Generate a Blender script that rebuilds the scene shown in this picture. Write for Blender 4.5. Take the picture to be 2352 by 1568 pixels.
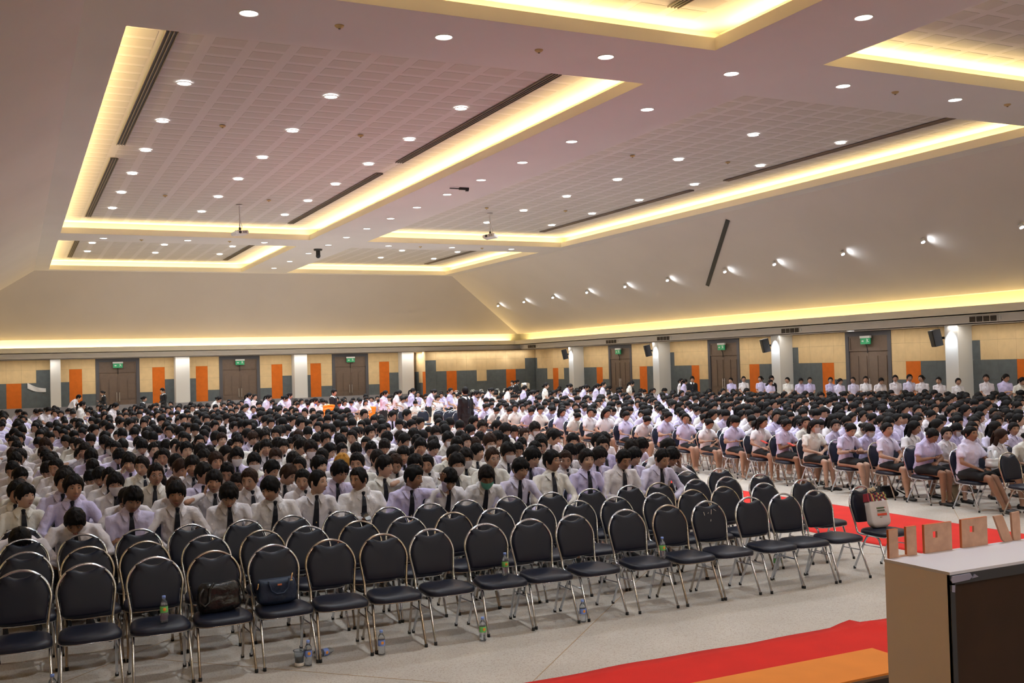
import bpy, math, random
import numpy as np
from math import sin, cos, pi, radians as R, sqrt, exp
from mathutils import Vector, Matrix, noise

for o in list(bpy.data.objects): bpy.data.objects.remove(o)
scn = bpy.context.scene
COL = scn.collection
random.seed(7)

# ------------------------------------------------------------------ camera
def cam_axes(yaw, pit, rol):
    f = Vector((sin(yaw)*cos(pit), cos(yaw)*cos(pit), sin(pit)))
    r = Vector((cos(yaw), -sin(yaw), 0)); u = r.cross(f)
    return r*cos(rol)+u*sin(rol), u*cos(rol)-r*sin(rol), f
r_, u_, f_ = cam_axes(R(25.8423), R(1.29585), R(-1.575065))
cd = bpy.data.cameras.new('camera'); cam = bpy.data.objects.new('camera', cd); COL.objects.link(cam)
M = Matrix((r_, u_, -f_)).transposed().to_4x4(); M.translation = (0, 0, 2.4)
cam.matrix_world = M
cd.sensor_width = 36; cd.lens = 2363.47/2352*36; cd.clip_end = 300; cd.clip_start = .1
scn.camera = cam

# ------------------------------------------------------------------ world and exposure
w = bpy.data.worlds.new('world'); scn.world = w; w.use_nodes = True
w.node_tree.nodes['Background'].inputs[0].default_value = (.9, .85, .8, 1)
w.node_tree.nodes['Background'].inputs[1].default_value = .02
vs = scn.view_settings
vs.view_transform = 'Standard'; vs.look = 'None'; vs.gamma = 1; vs.use_curve_mapping = False
vs.exposure = 0.0
scn.cycles.use_adaptive_sampling = True; scn.cycles.adaptive_threshold = .05
scn.cycles.max_bounces = 6; scn.cycles.diffuse_bounces = 3; scn.cycles.glossy_bounces = 3; scn.cycles.sample_clamp_indirect = 6
scn.cycles.caustics_reflective = False; scn.cycles.caustics_refractive = False; scn.cycles.light_sampling_threshold = .03
WARM = (1.0, .73, .29); COOL = (.84, .92, 1.0); NEUT = (1.0, .94, .86)
def area(name, loc, sx, sy, power, col, direction, spread=180):
    d = bpy.data.lights.new(name, 'AREA'); d.shape = 'RECTANGLE'; d.size = sx; d.size_y = sy
    d.energy = power; d.color = col; d.spread = R(spread)
    o = bpy.data.objects.new(name, d); COL.objects.link(o); o.location = loc
    o.rotation_euler = Vector(direction).to_track_quat('-Z', 'Y').to_euler()
    return o
COVE_W = 19.0      # watts per metre of coffer LED strip
WALL_W = 6.0      # watts per metre of the perimeter strip
DOWN_W = 100.0      # watts per downlight
FILL_W = 75.0    # watts per added fill lamp, unseen behind the camera
# hall geometry (metres, floor z=0)
XL, XR, YB, YF = -7.2, 34.0, 68.0, -14.0
ZB, ZC = 8.4, 8.93
COFX = [(1.82, 12.37), (15.1, 25.55)]
COFY = [(-11.9, 16.12), (18.62, 46.63), (49.1, 62.57)]
FX0, FX1, FY1 = 1.1, 26.3, 63.2
VX0, VX1, VY1, VZ = -5.1, 32.5, 66.2, 4.6
TR = .5                                   # trough depth
for (x0, x1) in COFX:
    for (y0, y1) in COFY:
        L = y1-y0; W = x1-x0; zz = 8.56
        for (lx, ly, sx, sy, dx, dy) in [(x0-.40, (y0+y1)/2, .08, L, -.9, 0), (x1+.40, (y0+y1)/2, .08, L, .9, 0),
                                         ((x0+x1)/2, y0-.40, W, .08, 0, -.9), ((x0+x1)/2, y1+.40, W, .08, 0, .9)]:
            ln = max(sx, sy)
            d = bpy.data.lights.new('led_strip', 'AREA'); d.shape = 'RECTANGLE'
            d.size = sx; d.size_y = sy; d.energy = COVE_W*ln; d.color = WARM
            o = bpy.data.objects.new('led_strip', d); COL.objects.link(o); o.location = (lx, ly, zz)
            o.rotation_euler = Vector((-.75 if dx > 0 else (.75 if dx < 0 else 0), -.75 if dy > 0 else (.75 if dy < 0 else 0), .66)).to_track_quat('-Z', 'Y').to_euler()
            if dx: o.rotation_euler = (0, R(180-48 if dx > 0 else 180+48), 0)
            else: o.rotation_euler = (R(180+48 if dy > 0 else 180-48), 0, 0)
for (loc, sx, sy) in [((32.80, 26, 3.98), .08, 79), ((-5.40, 26, 3.98), .08, 79), ((13.7, 66.50, 3.98), 37, .08)]:
    d = bpy.data.lights.new('led_strip', 'AREA'); d.shape = 'RECTANGLE'; d.size = sx; d.size_y = sy
    d.energy = WALL_W*max(sx, sy)*(2.5 if sx > 1 else 1.25); d.color = WARM
    o = bpy.data.objects.new('led_strip', d); COL.objects.link(o); o.location = loc; o.rotation_euler = (pi, 0, 0)
# fill lamps added out of view behind the camera to brighten the front
for x in (-4, 2, 9, 16, 23): area('fill_lamp', (x, -7, 7.6), 1.2, .5, FILL_W, NEUT, (0.05, .8, -.6), 150)

area('fill_lamp', (-4.5, 1.0, 6.8), 1.2, .5, 850, NEUT, (.75, .12, -.62), 120)  # extra fill lamp, added to brighten the podium side and the front men
# ------------------------------------------------------------------ materials
def mat(name, col, rough=.6, metal=0, spec=None, objcol=False, bump=None, noise_=None, emit=None, alpha=None, trans=0, coat=0):
    m = bpy.data.materials.new(name); m.use_nodes = True; nt = m.node_tree; b = nt.nodes['Principled BSDF']
    b.inputs['Base Color'].default_value = (*col, 1); b.inputs['Roughness'].default_value = rough; b.inputs['Metallic'].default_value = metal
    if spec is not None: b.inputs['Specular IOR Level'].default_value = spec
    if trans: b.inputs['Transmission Weight'].default_value = trans
    if coat: b.inputs['Coat Weight'].default_value = coat
    tc = nt.nodes.new('ShaderNodeTexCoord')
    src = None
    if objcol:
        oi = nt.nodes.new('ShaderNodeObjectInfo'); src = oi.outputs['Color']
    if noise_:                       # (scale, low, high) multiplies colour
        n = nt.nodes.new('ShaderNodeTexNoise'); n.inputs['Scale'].default_value = noise_[0]; n.inputs['Detail'].default_value = 4
        nt.links.new(tc.outputs['Object'], n.inputs['Vector'])
        mr = nt.nodes.new('ShaderNodeMapRange'); mr.inputs[1].default_value = .3; mr.inputs[2].default_value = .7
        mr.inputs[3].default_value = noise_[1]; mr.inputs[4].default_value = noise_[2]
        nt.links.new(n.outputs['Fac'], mr.inputs[0])
        mx = nt.nodes.new('ShaderNodeMix'); mx.data_type = 'RGBA'; mx.blend_type = 'MULTIPLY'; mx.inputs[0].default_value = 1
        if src: nt.links.new(src, mx.inputs[6])
        else: mx.inputs[6].default_value = (*col, 1)
        nt.links.new(mr.outputs[0], mx.inputs[7]); src = mx.outputs[2]
    if src: nt.links.new(src, b.inputs['Base Color'])
    if bump:                         # (scale, strength, distance)
        n = nt.nodes.new('ShaderNodeTexNoise'); n.inputs['Scale'].default_value = bump[0]; n.inputs['Detail'].default_value = 3
        nt.links.new(tc.outputs['Object'], n.inputs['Vector'])
        bp = nt.nodes.new('ShaderNodeBump'); bp.inputs['Strength'].default_value = bump[1]; bp.inputs['Distance'].default_value = bump[2]
        nt.links.new(n.outputs['Fac'], bp.inputs['Height']); nt.links.new(bp.outputs[0], b.inputs['Normal'])
    if emit:
        b.inputs['Emission Color'].default_value = (*emit[0], 1); b.inputs['Emission Strength'].default_value = emit[1]
    return m
MT = {}
MT['ceil'] = mat('ceiling_paint', (.60, .565, .57), .8, noise_=(.35, .97, 1.03))
MT['vault'] = mat('vault_paint', (.62, .56, .52), .8, noise_=(.25, .96, 1.04))
MT['tile'] = mat('perforated_board', (.515, .475, .455), .85, bump=(90, .2, .004))
MT['gyp'] = mat('gypsum_board', (.585, .545, .54), .85)
MT['fascia'] = mat('fascia_paint', (.86, .80, .66), .75)  # base colour lightened to imitate glow bounced from the coffers
MT['lowfascia'] = mat('lower_fascia_paint', (.80, .76, .73), .8)
MT['cove'] = mat('cove_paint', (.86, .82, .70), .8)
MT['white'] = mat('white_paint', (.80, .80, .78), .55)
MT['cream'] = mat('cream_fabric_panel', (.80, .60, .33), .9, noise_=(3, .94, 1.05), bump=(120, .3, .003))
MT['grey'] = mat('slate_fabric_panel', (.125, .150, .165), .9, noise_=(4, .9, 1.1), bump=(120, .3, .003))
MT['orange'] = mat('orange_fabric_panel', (.72, .17, .015), .9, noise_=(4, .93, 1.07), bump=(120, .3, .003))
MT['plinth'] = mat('grey_plinth', (.30, .30, .33), .5)
MT['dframe'] = mat('door_frame_grey', (.09, .09, .105), .6)
MT['door'] = mat('brown_door', (.155, .11, .085), .5, noise_=(6, .92, 1.06))
MT['dark'] = mat('dark_gap', (.02, .018, .016), .7)
MT['steel'] = mat('brushed_steel', (.75, .75, .75), .3, 1)
MT['black'] = mat('black_plastic', (.012, .012, .013), .45)
MT['speaker'] = mat('speaker_grille', (.02, .022, .03), .55, bump=(200, .4, .003))
MT['lens'] = mat('lamp_lens', (1, 1, 1), .5, emit=((1, .99, .97), 9))
MT['spotlens'] = mat('spot_lens', (1, 1, 1), .5, emit=((.95, .98, 1), 7))
MT['bezel'] = mat('lamp_bezel', (.75, .72, .68), .5)
MT['smoke'] = mat('detector_plastic', (.50, .36, .17), .6)
MT['slot'] = mat('slot_diffuser', (.05, .04, .035), .6)
MT['slotrim'] = mat('slot_vane', (.20, .16, .135), .5)
MT['signgreen'] = mat('exit_green', (.03, .30, .13), .4, emit=((.05, .55, .22), .12))
MT['signwhite'] = mat('exit_white', (.8, .85, .8), .5, emit=((.8, 1, .85), .1))
MT['red'] = mat('red_carpet', (.66, .014, .006), .95, noise_=(2.5, .93, 1.06), bump=(160, .5, .004))
MT['orangecar'] = mat('orange_carpet', (.80, .25, .035), .9, noise_=(3, .94, 1.05), bump=(160, .4, .003))
MT['chrome'] = mat('chrome_tube', (.66, .70, .77), .2, 1, noise_=(14, .8, 1.05))
MT['rust'] = mat('tarnished_tube', (.52, .46, .40), .25, 1, noise_=(18, .7, 1.1))
MT['vinyl'] = mat('navy_vinyl', (.008, .011, .024), .42, spec=.35, bump=(220, .12, .002))
MT['rubber'] = mat('rubber', (.01, .01, .01), .7)
MT['skin'] = mat('skin', (.45, .25, .16), .5, objcol=True, noise_=(14, .94, 1.05))
MT['lips'] = mat('lips', (.30, .10, .08), .45)
MT['eyew'] = mat('eye_white', (.62, .58, .55), .3)
MT['eyeb'] = mat('eye_dark', (.012, .008, .006), .25)
MT['hair'] = mat('hair', (.01, .008, .007), .6, spec=.15, objcol=True, bump=(60, .5, .004))
MT['shirt'] = mat('shirt_cloth', (.7, .66, .75), .8, objcol=True, bump=(11, .7, .03))
MT['cloth'] = mat('black_cloth', (.010, .010, .012), .85, bump=(14, .5, .01))
MT['tie'] = mat('navy_tie', (.006, .007, .016), .6)
MT['shoe'] = mat('black_shoe', (.012, .011, .011), .4)
MT['gold'] = mat('gold_pin', (.8, .6, .3), .3, 1)
MT['mask_g'] = mat('green_mask', (.16, .52, .42), .8)
MT['mask_w'] = mat('white_mask', (.72, .66, .66), .8)
MT['phone'] = mat('phone', (.02, .02, .025), .2)
MT['phonered'] = mat('red_phone_case', (.7, .05, .03), .4)
MT['skirtb'] = MT['cloth']
MT['wood'] = mat('plywood', (.56, .32, .21), .7, noise_=(22, .85, 1.1))
MT['woode'] = mat('plywood_edge', (.62, .16, .05), .7)
MT['podw'] = mat('podium_white', (.78, .75, .80), .35)
MT['podb'] = mat('podium_beige', (.92, .79, .72), .55)
MT['podd'] = mat('podium_dark_tape', (.045, .05, .062), .4)
MT['podt'] = mat('torn_tape', (.36, .34, .45), .5)
MT['brown'] = mat('dark_brown_panel', (.035, .015, .008), .4, noise_=(3, .7, 1.2))
MT['pet'] = mat('clear_plastic', (.85, .92, 1.0), .05, trans=.9)
MT['capb'] = mat('blue_cap', (.25, .38, .85), .4)
MT['labb'] = mat('blue_label', (.22, .32, .75), .5)
MT['labg'] = mat('green_label', (.20, .62, .16), .5)
MT['labo'] = mat('orange_spot', (.9, .35, .05), .5)
MT['coffee'] = mat('coffee', (.03, .012, .006), .3)
MT['tissue'] = mat('tissue', (.75, .68, .60), .9)
MT['leather'] = mat('black_leather', (.012, .012, .012), .3, bump=(9, .9, .03))
MT['navy'] = mat('navy_nylon', (.008, .022, .055), .6, bump=(12, .7, .02))
MT['canvas'] = mat('canvas_bag', (.66, .60, .58), .85, noise_=(5, .93, 1.05))
MT['plaidr'] = mat('plaid_red', (.30, .03, .05), .9)
MT['plaidy'] = mat('plaid_yellow', (.50, .42, .12), .9)
MT['plaidg'] = mat('plaid_green', (.20, .30, .09), .9)
MT['plaidk'] = mat('plaid_dark', (.03, .02, .03), .9)
MT['printg'] = mat('print_green', (.09, .14, .05), .8)
MT['printr'] = mat('print_red', (.75, .09, .04), .8)
MT['tan'] = mat('tan_bag', (.60, .50, .33), .9)
MT['clothy'] = mat('cream_tablecloth', (.74, .60, .34), .85)
MT['clothp'] = mat('pale_tablecloth', (.76, .68, .58), .85)
MT['plastic'] = mat('white_carrier_bag', (.80, .80, .80), .5)
MT['chairo'] = mat('orange_plastic', (1.0, .25, .01), .4)
MT['blueb'] = mat('blue_bag', (.05, .12, .55), .6)
MT['proj'] = mat('projector_shell', (.62, .60, .60), .4)
MT['stone'] = mat('stage_wood', (.20, .12, .07), .5)

def floor_mat():
    m = bpy.data.materials.new('terrazzo'); m.use_nodes = True; nt = m.node_tree; b = nt.nodes['Principled BSDF']
    tc = nt.nodes.new('ShaderNodeTexCoord')
    def nz(s, d=2):
        n = nt.nodes.new('ShaderNodeTexNoise'); n.inputs['Scale'].default_value = s; n.inputs['Detail'].default_value = d
        nt.links.new(tc.outputs['Object'], n.inputs['Vector']); return n
    v = nt.nodes.new('ShaderNodeTexVoronoi'); v.inputs['Scale'].default_value = 120
    nt.links.new(tc.outputs['Object'], v.inputs['Vector'])
    cr = nt.nodes.new('ShaderNodeValToRGB'); e = cr.color_ramp.elements
    e[0].position = 0; e[0].color = (.49, .43, .37, 1); e[1].position = 1; e[1].color = (.59, .535, .465, 1)
    k = cr.color_ramp.elements.new(.12); k.color = (.40, .30, .23, 1); k = cr.color_ramp.elements.new(.25); k.color = (.56, .505, .435, 1)
    sp = nt.nodes.new('ShaderNodeSeparateColor'); nt.links.new(v.outputs['Color'], sp.inputs[0]); nt.links.new(sp.outputs[0], cr.inputs[0])
    n2 = nz(1.3, 5); mr = nt.nodes.new('ShaderNodeMapRange'); mr.inputs[1].default_value = .3; mr.inputs[2].default_value = .7; mr.inputs[3].default_value = .88; mr.inputs[4].default_value = 1.08
    nt.links.new(n2.outputs['Fac'], mr.inputs[0])
    mx = nt.nodes.new('ShaderNodeMix'); mx.data_type = 'RGBA'; mx.blend_type = 'MULTIPLY'; mx.inputs[0].default_value = 1
    nt.links.new(cr.outputs[0], mx.inputs[6]); nt.links.new(mr.outputs[0], mx.inputs[7]); nt.links.new(mx.outputs[2], b.inputs['Base Color'])
    m2 = nt.nodes.new('ShaderNodeMapRange'); m2.inputs[3].default_value = .30; m2.inputs[4].default_value = .5
    nt.links.new(n2.outputs['Fac'], m2.inputs[0]); nt.links.new(m2.outputs[0], b.inputs['Roughness'])
    return m
MT['floor'] = floor_mat()

# ------------------------------------------------------------------ geometry helpers
class G:
    """collects vertices, faces and material slots for ONE mesh"""
    def __init__(s): s.v = []; s.f = []; s.m = []; s.mats = []
    def slot(s, m):
        if m not in s.mats: s.mats.append(m)
        return s.mats.index(m)
    def add(s, vs, fs, m=None):
        b = len(s.v); s.v += [tuple(p) for p in vs]; s.f += [tuple(b+i for i in f) for f in fs]
        k = s.slot(m) if m else 0
        s.m += [k]*len(fs); return s
    def box(s, x0, x1, y0, y1, z0, z1, m=None):
        v = [(x0,y0,z0),(x1,y0,z0),(x1,y1,z0),(x0,y1,z0),(x0,y0,z1),(x1,y0,z1),(x1,y1,z1),(x0,y1,z1)]
        return s.add(v, [(3,2,1,0),(4,5,6,7),(0,1,5,4),(1,2,6,5),(2,3,7,6),(3,0,4,7)], m)
    def tube(s, path, rad, seg=10, m=None, side=(1,0,0), round_=True):
        P = [Vector(p) for p in path]; n = len(P)
        rad = [(q, q) if not isinstance(q, tuple) else q for q in (rad if isinstance(rad, list) else [rad]*n)]
        T = []
        for i in range(n):
            t = (P[min(i+1, n-1)]-P[max(i-1, 0)]); T.append(t.normalized() if t.length > 1e-9 else Vector((0,0,1)))
        rings = []
        if round_:
            for k in (1.0, .87, .5):
                r = min(rad[0]); q = sqrt(max(0, 1-k*k)); rings.append((P[0]-T[0]*r*k, (rad[0][0]*q, rad[0][1]*q), T[0]))
        rings += [(P[i], rad[i], T[i]) for i in range(n)]
        if round_:
            for k in (.5, .87, 1.0):
                r = min(rad[-1]); q = sqrt(max(0, 1-k*k)); rings.append((P[-1]+T[-1]*r*k, (rad[-1][0]*q, rad[-1][1]*q), T[-1]))
        vs = []; S = Vector(side)
        for (c, (a, b), t) in rings:
            x = S-t*S.dot(t)
            if x.length < 1e-4: x = Vector((0,1,0))-t*t.y
            x.normalize(); y = t.cross(x); S = x
            a = max(a, 1e-5); b = max(b, 1e-5)
            for j in range(seg):
                an = 2*pi*j/seg; vs.append(c+x*(a*cos(an))+y*(b*sin(an)))
        fs = []; R_ = len(rings)
        for i in range(R_-1):
            for j in range(seg):
                k = (j+1) % seg; fs.append((i*seg+j, i*seg+k, (i+1)*seg+k, (i+1)*seg+j))
        fs.append(tuple(range(seg-1, -1, -1))); fs.append(tuple((R_-1)*seg+j for j in range(seg)))
        return s.add(vs, fs, m)
    def ball(s, c, r, m=None, seg=12, rings=8, rot=None):
        vs = []; fs = []; r = r if isinstance(r, tuple) else (r, r, r)
        for i in range(rings+1):
            v = pi*i/rings
            for j in range(seg):
                u = 2*pi*j/seg; p = Vector((r[0]*sin(v)*cos(u), r[1]*sin(v)*sin(u), r[2]*cos(v)))
                if rot: p = rot @ p
                vs.append(p+Vector(c))
        for i in range(rings):
            for j in range(seg):
                k = (j+1) % seg; fs.append((i*seg+j, (i+1)*seg+j, (i+1)*seg+k, i*seg+k))
        return s.add(vs, fs, m)
    def lathe(s, prof, m=None, seg=16, c=(0,0,0)):
        vs = []; fs = []
        for (r, z) in prof:
            for j in range(seg):
                a = 2*pi*j/seg; vs.append((c[0]+max(r,1e-5)*cos(a), c[1]+max(r,1e-5)*sin(a), c[2]+z))
        for i in range(len(prof)-1):
            for j in range(seg):
                k = (j+1) % seg; fs.append((i*seg+j, i*seg+k, (i+1)*seg+k, (i+1)*seg+j))
        return s.add(vs, fs, m)
    def prism(s, poly, lo, hi, m=None, axis='y'):
        """outline poly (2D) extruded between lo and hi along axis"""
        n = len(poly)
        def P(a, b, t): return (a, t, b) if axis == 'y' else ((t, a, b) if axis == 'x' else (a, b, t))
        vs = [P(a, b, lo) for a, b in poly]+[P(a, b, hi) for a, b in poly]
        fs = [tuple(range(n)), tuple(range(2*n-1, n-1, -1))]+[(i, n+i, n+(i+1) % n, (i+1) % n) for i in range(n)]
        return s.add(vs, fs, m)
    def mesh(s, name, m=None, smooth=False, fix=True):
        me = bpy.data.meshes.new(name); me.from_pydata(s.v, [], s.f)
        ms = s.mats if s.mats else [m]
        for q in ms: me.materials.append(q)
        if len(ms) > 1: me.polygons.foreach_set('material_index', s.m)
        if smooth: me.polygons.foreach_set('use_smooth', [True]*len(me.polygons))
        if fix:
            import bmesh
            b = bmesh.new(); b.from_mesh(me); bmesh.ops.recalc_face_normals(b, faces=b.faces); b.to_mesh(me); b.free()
        me.update(); return me
def obj(name, me, parent=None, loc=None, rz=0, label=None, cat=None, group=None, kind=None, color=None):
    o = bpy.data.objects.new(name, me); COL.objects.link(o)
    if parent: o.parent = parent
    if loc is not None: o.location = loc
    if rz: o.rotation_euler = (0, 0, rz)
    if label: o['label'] = label
    if cat: o['category'] = cat
    if group: o['group'] = group
    if kind: o['kind'] = kind
    if color: o.color = (*color, 1)
    return o
def thing(name, label, cat, loc=(0,0,0), rz=0, group=None): return obj(name, None, None, loc, rz, label, cat, group)
def copy_tree(src, parent=None, **kw):
    c = src.copy(); COL.objects.link(c)
    c.parent = parent
    for ch in src.children: copy_tree(ch, c)
    return c
def angsmooth(me, deg=40):
    me.polygons.foreach_set('use_smooth', [True]*len(me.polygons))
    try: me.set_sharp_from_angle(angle=R(deg))
    except Exception: pass
    return me
ORD = ['first','second','third','fourth','fifth','sixth','seventh','eighth','ninth','tenth','eleventh','twelfth','thirteenth','fourteenth','fifteenth','sixteenth','seventeenth','eighteenth','nineteenth','twentieth']
def ordn(i):
    if i < 20: return ORD[i]
    t = ['twenty','thirty','forty'][(i+1)//10-2]; u = (i+1) % 10
    return t+'-'+ORD[u-1] if u else {'twenty':'twentieth','thirty':'thirtieth','forty':'fortieth'}[t]
#PART2
# ------------------------------------------------------------------ the setting
S = 'structure'
g = G().box(XL, XR, YF, 70.2, -.2, 0); floor = obj('floor', g.mesh('floor', MT['floor']), kind=S)
MT['joint'] = mat('floor_joint', (.42, .27, .13), .5)
jm = None
for (ax, ay, bx, by) in [(-.4, 3.13, 30, 33.5), (1.0, 9.25, 6.2, 4.05), (5.6, 4.0, 33.9, 32.3), (6.0, 12.65, 13.5, 5.15), (-3, 5.6, 20, 28.6), (12.2, 14.0, 20, 6.2)]:
    L = math.hypot(bx-ax, by-ay); g = G().box(0, L, -.004, .004, 0, .0012, None)
    o = obj('floor_joint', g.mesh('floor_joint', MT['joint']), floor, (ax, ay, 0.0002)); o.rotation_euler = (0, 0, math.atan2(by-ay, bx-ax))
# --- flat ceiling with six openings
xs = [FX0, COFX[0][0], COFX[0][1], COFX[1][0], COFX[1][1], FX1]
ys = [YF, COFY[0][0], COFY[0][1], COFY[1][0], COFY[1][1], COFY[2][0], COFY[2][1], FY1]
g = G()
for i in range(5):
    for j in range(7):
        if i in (1, 3) and j in (1, 3, 5): continue
        x0, x1, y0, y1 = xs[i], xs[i+1], ys[j], ys[j+1]
        g.add([(x0,y0,ZB),(x1,y0,ZB),(x1,y1,ZB),(x0,y1,ZB)], [(0,1,2,3)])
ceil = obj('ceiling', g.mesh('ceiling', MT['ceil'], fix=False), kind=S)
# coffers: lip, trough, back wall, board and tiles
def tile_mesh():
    a, b = .31, .225
    return G().box(-a, a, -b, b, .008, .0121).mesh('ceiling_tile', MT['tile'])
TM = tile_mesh()
def coffer(x0, x1, y0, y1, ntile):
    lh = .25
    g = G()
    for (a0, a1, b0, b1) in [(x0-.04, x0, y0-.04, y1+.04), (x1, x1+.04, y0-.04, y1+.04), (x0, x1, y0-.04, y0), (x0, x1, y1, y1+.04)]:
        g.box(a0, a1, b0, b1, ZB+.002, ZB+lh)
    root = obj('trim_%d' % (1+COFX.index((x0, x1))+2*COFY.index((y0, y1))), g.mesh('coffer_lip', MT['fascia']), kind=S)
    g = G(); t = TR
    for (a0, a1, b0, b1) in [(x0-t, x0-.04, y0-t, y1+t), (x1+.04, x1+t, y0-t, y1+t), (x0-.04, x1+.04, y0-t, y0-.04), (x0-.04, x1+.04, y1+.04, y1+t)]:
        g.box(a0, a1, b0, b1, ZB+.01, ZB+.03)
    for (a0, a1, b0, b1) in [(x0-t-.03, x0-t, y0-t, y1+t), (x1+t, x1+t+.03, y0-t, y1+t), (x0-t, x1+t, y0-t-.03, y0-t), (x0-t, x1+t, y1+t, y1+t+.03)]:
        g.box(a0, a1, b0, b1, ZB+.01, ZC+.03)
    obj('light_trough', g.mesh('light_trough', MT['cove']), root)
    g = G().box(x0-t-.03, x1+t+.03, y0-t-.03, y1+t+.03, ZC+.012, ZC+.04)
    obj('gypsum_board', g.mesh('gypsum_board', MT['gyp']), root)
    if not ntile: return root
    px, py = .843, .629
    nx = int((x1-x0+.6)/px); ny = int((y1-y0+.6)/py)
    ox = 3.53+px/2 if x0 < 5 else 19.55+px/2
    slots = [q for q in SLOTS if x0-.5 < q[0] < x1+.5 and y0 < q[1] < y1]
    cells = []
    for iy in range(-1, ny+2):
        for ix in range(-4, nx+2):
            cx = ox+ix*px; cy = y0+.10+iy*py
            if not (x0-.2 < cx-.31 and cx+.31 < x1+.25 and y0-.3 < cy-.22 and cy+.22 < y1+.3): continue
            cells.append((cx, cy))
    cells.sort(key=lambda c: math.hypot(c[0], c[1]))
    vis = [c for c in cells if c[1] > y0+1.6 or y0 > 40 or y0 < 0]
    near = vis[:ntile]; ns = set(near)
    for c in near: obj('ceiling_tile', TM, root, (c[0], c[1], ZC))
    g = G(); a, b = .31, .225
    for c in cells:
        if c in ns: continue
        g.box(c[0]-a, c[0]+a, c[1]-b, c[1]+b, ZC+.008, ZC+.0121)
    if g.v: obj('ceiling_tiles', g.mesh('ceiling_tiles', MT['tile'], fix=False), root, kind='stuff')
    return root
SLOTS = [(2.80, 20.2, 30.8), (2.80, 32.8, 45.2), (11.1, 20.2, 30.8), (11.1, 32.7, 45.1), (23.54, 20.1, 30.3), (23.54, 32.4, 44.9),
         (2.80, 51.0, 60.8), (11.1, 51.0, 60.8), (23.54, 51.0, 60.8), (11.04, 4.0, 15.6)]
for (x0, x1) in COFX:
    for (y0, y1) in COFY: coffer(x0, x1, y0, y1, 0 if y0 < 0 and y1 < 0 else (300 if y0 > 10 and y0 < 40 else (120 if y0 < 0 else 180)))
for i, (x, y0, y1) in enumerate(SLOTS):
    root = thing('air_slot', None, 'air vent', (x, y0, ZC-.012))
    L = y1-y0; obj('backing', G().box(-.11, .11, 0, L, -.004, .012).mesh('backing', MT['slot']), root)
    for k in range(4): obj('vane', G().box(-.12+k*.075, -.105+k*.075, 0, L, -.03, .0).mesh('vane', MT['slotrim']), root)
    side = 'left' if x < 5 else ('right' if x < 15 else 'far right')
    blk = {0: 'near half of the large %s', 1: 'far half of the large %s', 2: 'farthest small %s', 3: 'nearest overhead %s'}
    kk = 3 if y0 < 10 else (2 if y0 > 50 else (0 if y0 < 31 else 1))
    cof = 'left coffer' if x < 15 else 'right coffer'
    root['label'] = 'dark linear air slot along the %s edge, %s' % ('left' if x < 5 else 'right', blk[kk] % cof)
# --- sloping vault
def vault(name, pts, kind=S): return obj(name, G().add(pts, [(0,1,2,3)]).mesh(name, MT['vault'], fix=False), kind=kind)
v1 = vault('ceiling_right', [(FX1, YF, ZB), (VX1, YF, VZ), (VX1, VY1, VZ), (FX1, FY1, ZB)])
v2 = vault('ceiling_left', [(FX0, YF, ZB), (FX0, FY1, ZB), (VX0, VY1, VZ), (VX0, YF, VZ)])
v3 = vault('ceiling_back', [(FX0, FY1, ZB), (FX1, FY1, ZB), (VX1, VY1, VZ), (VX0, VY1, VZ)])
# --- perimeter cove: recess wall, trough, upper lip, lower fascia
def cove(name, axis, pos, sgn, lo, hi):
    """pos: the vault's bottom edge; sgn: direction away from the hall"""
    gr, gu, gl = G(), G(), G()
    def bx(g, a0, a1, z0, z1, m=None):
        a0, a1 = sorted((pos+sgn*a0, pos+sgn*a1))
        if axis == 'x': g.box(a0, a1, lo, hi, z0, z1)
        else: g.box(lo, hi, a0, a1, z0, z1)
    bx(gr, .5, .53, 3.9, 4.63); bx(gr, 0, .53, VZ, 4.63); bx(gr, -.2, .5, 3.86, 3.9)
    bx(gu, -.34, -.28, 3.80, 4.13); bx(gu, -.34, 1.2, 3.80, 3.84)
    bx(gl, .35, .40, 3.47, 3.82); bx(gl, .35, 3.9, 3.47, 3.50)
    r = obj(name, gu.mesh('lip', MT['fascia']), kind=S)
    obj('light_recess', gr.mesh('light_recess', MT['cove']), r)
    obj('lower_fascia', gl.mesh('lower_fascia', MT['lowfascia']), r)
    return r
cove('trim_right', 'x', VX1, 1, YF, VY1+.52); cove('trim_left', 'x', VX0, -1, YF, VY1+.52); cove('trim_back', 'y', VY1, 1, VX0-.52, VX1+.52)
# --- walls
def wallbox(name, x0, x1, y0, y1, z1, m=MT['cream']): return obj(name, G().box(x0, x1, y0, y1, 0, z1).mesh(name, m), kind=S)
wl = wallbox('wall_left', XL-.2, XL, YF, 70, 3.5); wr = wallbox('wall_right', XR+.05, XR+.3, YF, 70, 3.5, MT['stone'])
wb = wallbox('wall_back', XL, 25.3, 68.05, 68.3, 3.5, MT['stone']); wf = wallbox('wall_front', XL, XR, YF-.2, YF, 9.2, MT['vault'])
wj = wallbox('wall_alcove', 25.5, XR, 66.45, 66.7, 3.5, MT['stone']); ws = wallbox('wall_side', 25.55, 25.8, 66.7, 70, 3.5, MT['stone'])
wallbox('wall_end', 24, 25.55, 70, 70.2, 3.5, MT['dark'])
obj('ceiling_gap', G().box(XL-.2, XR+.3, YF, 70.2, 9.3, 9.35).mesh('roof', MT['dark']), kind=S)
TH = .05
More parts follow.
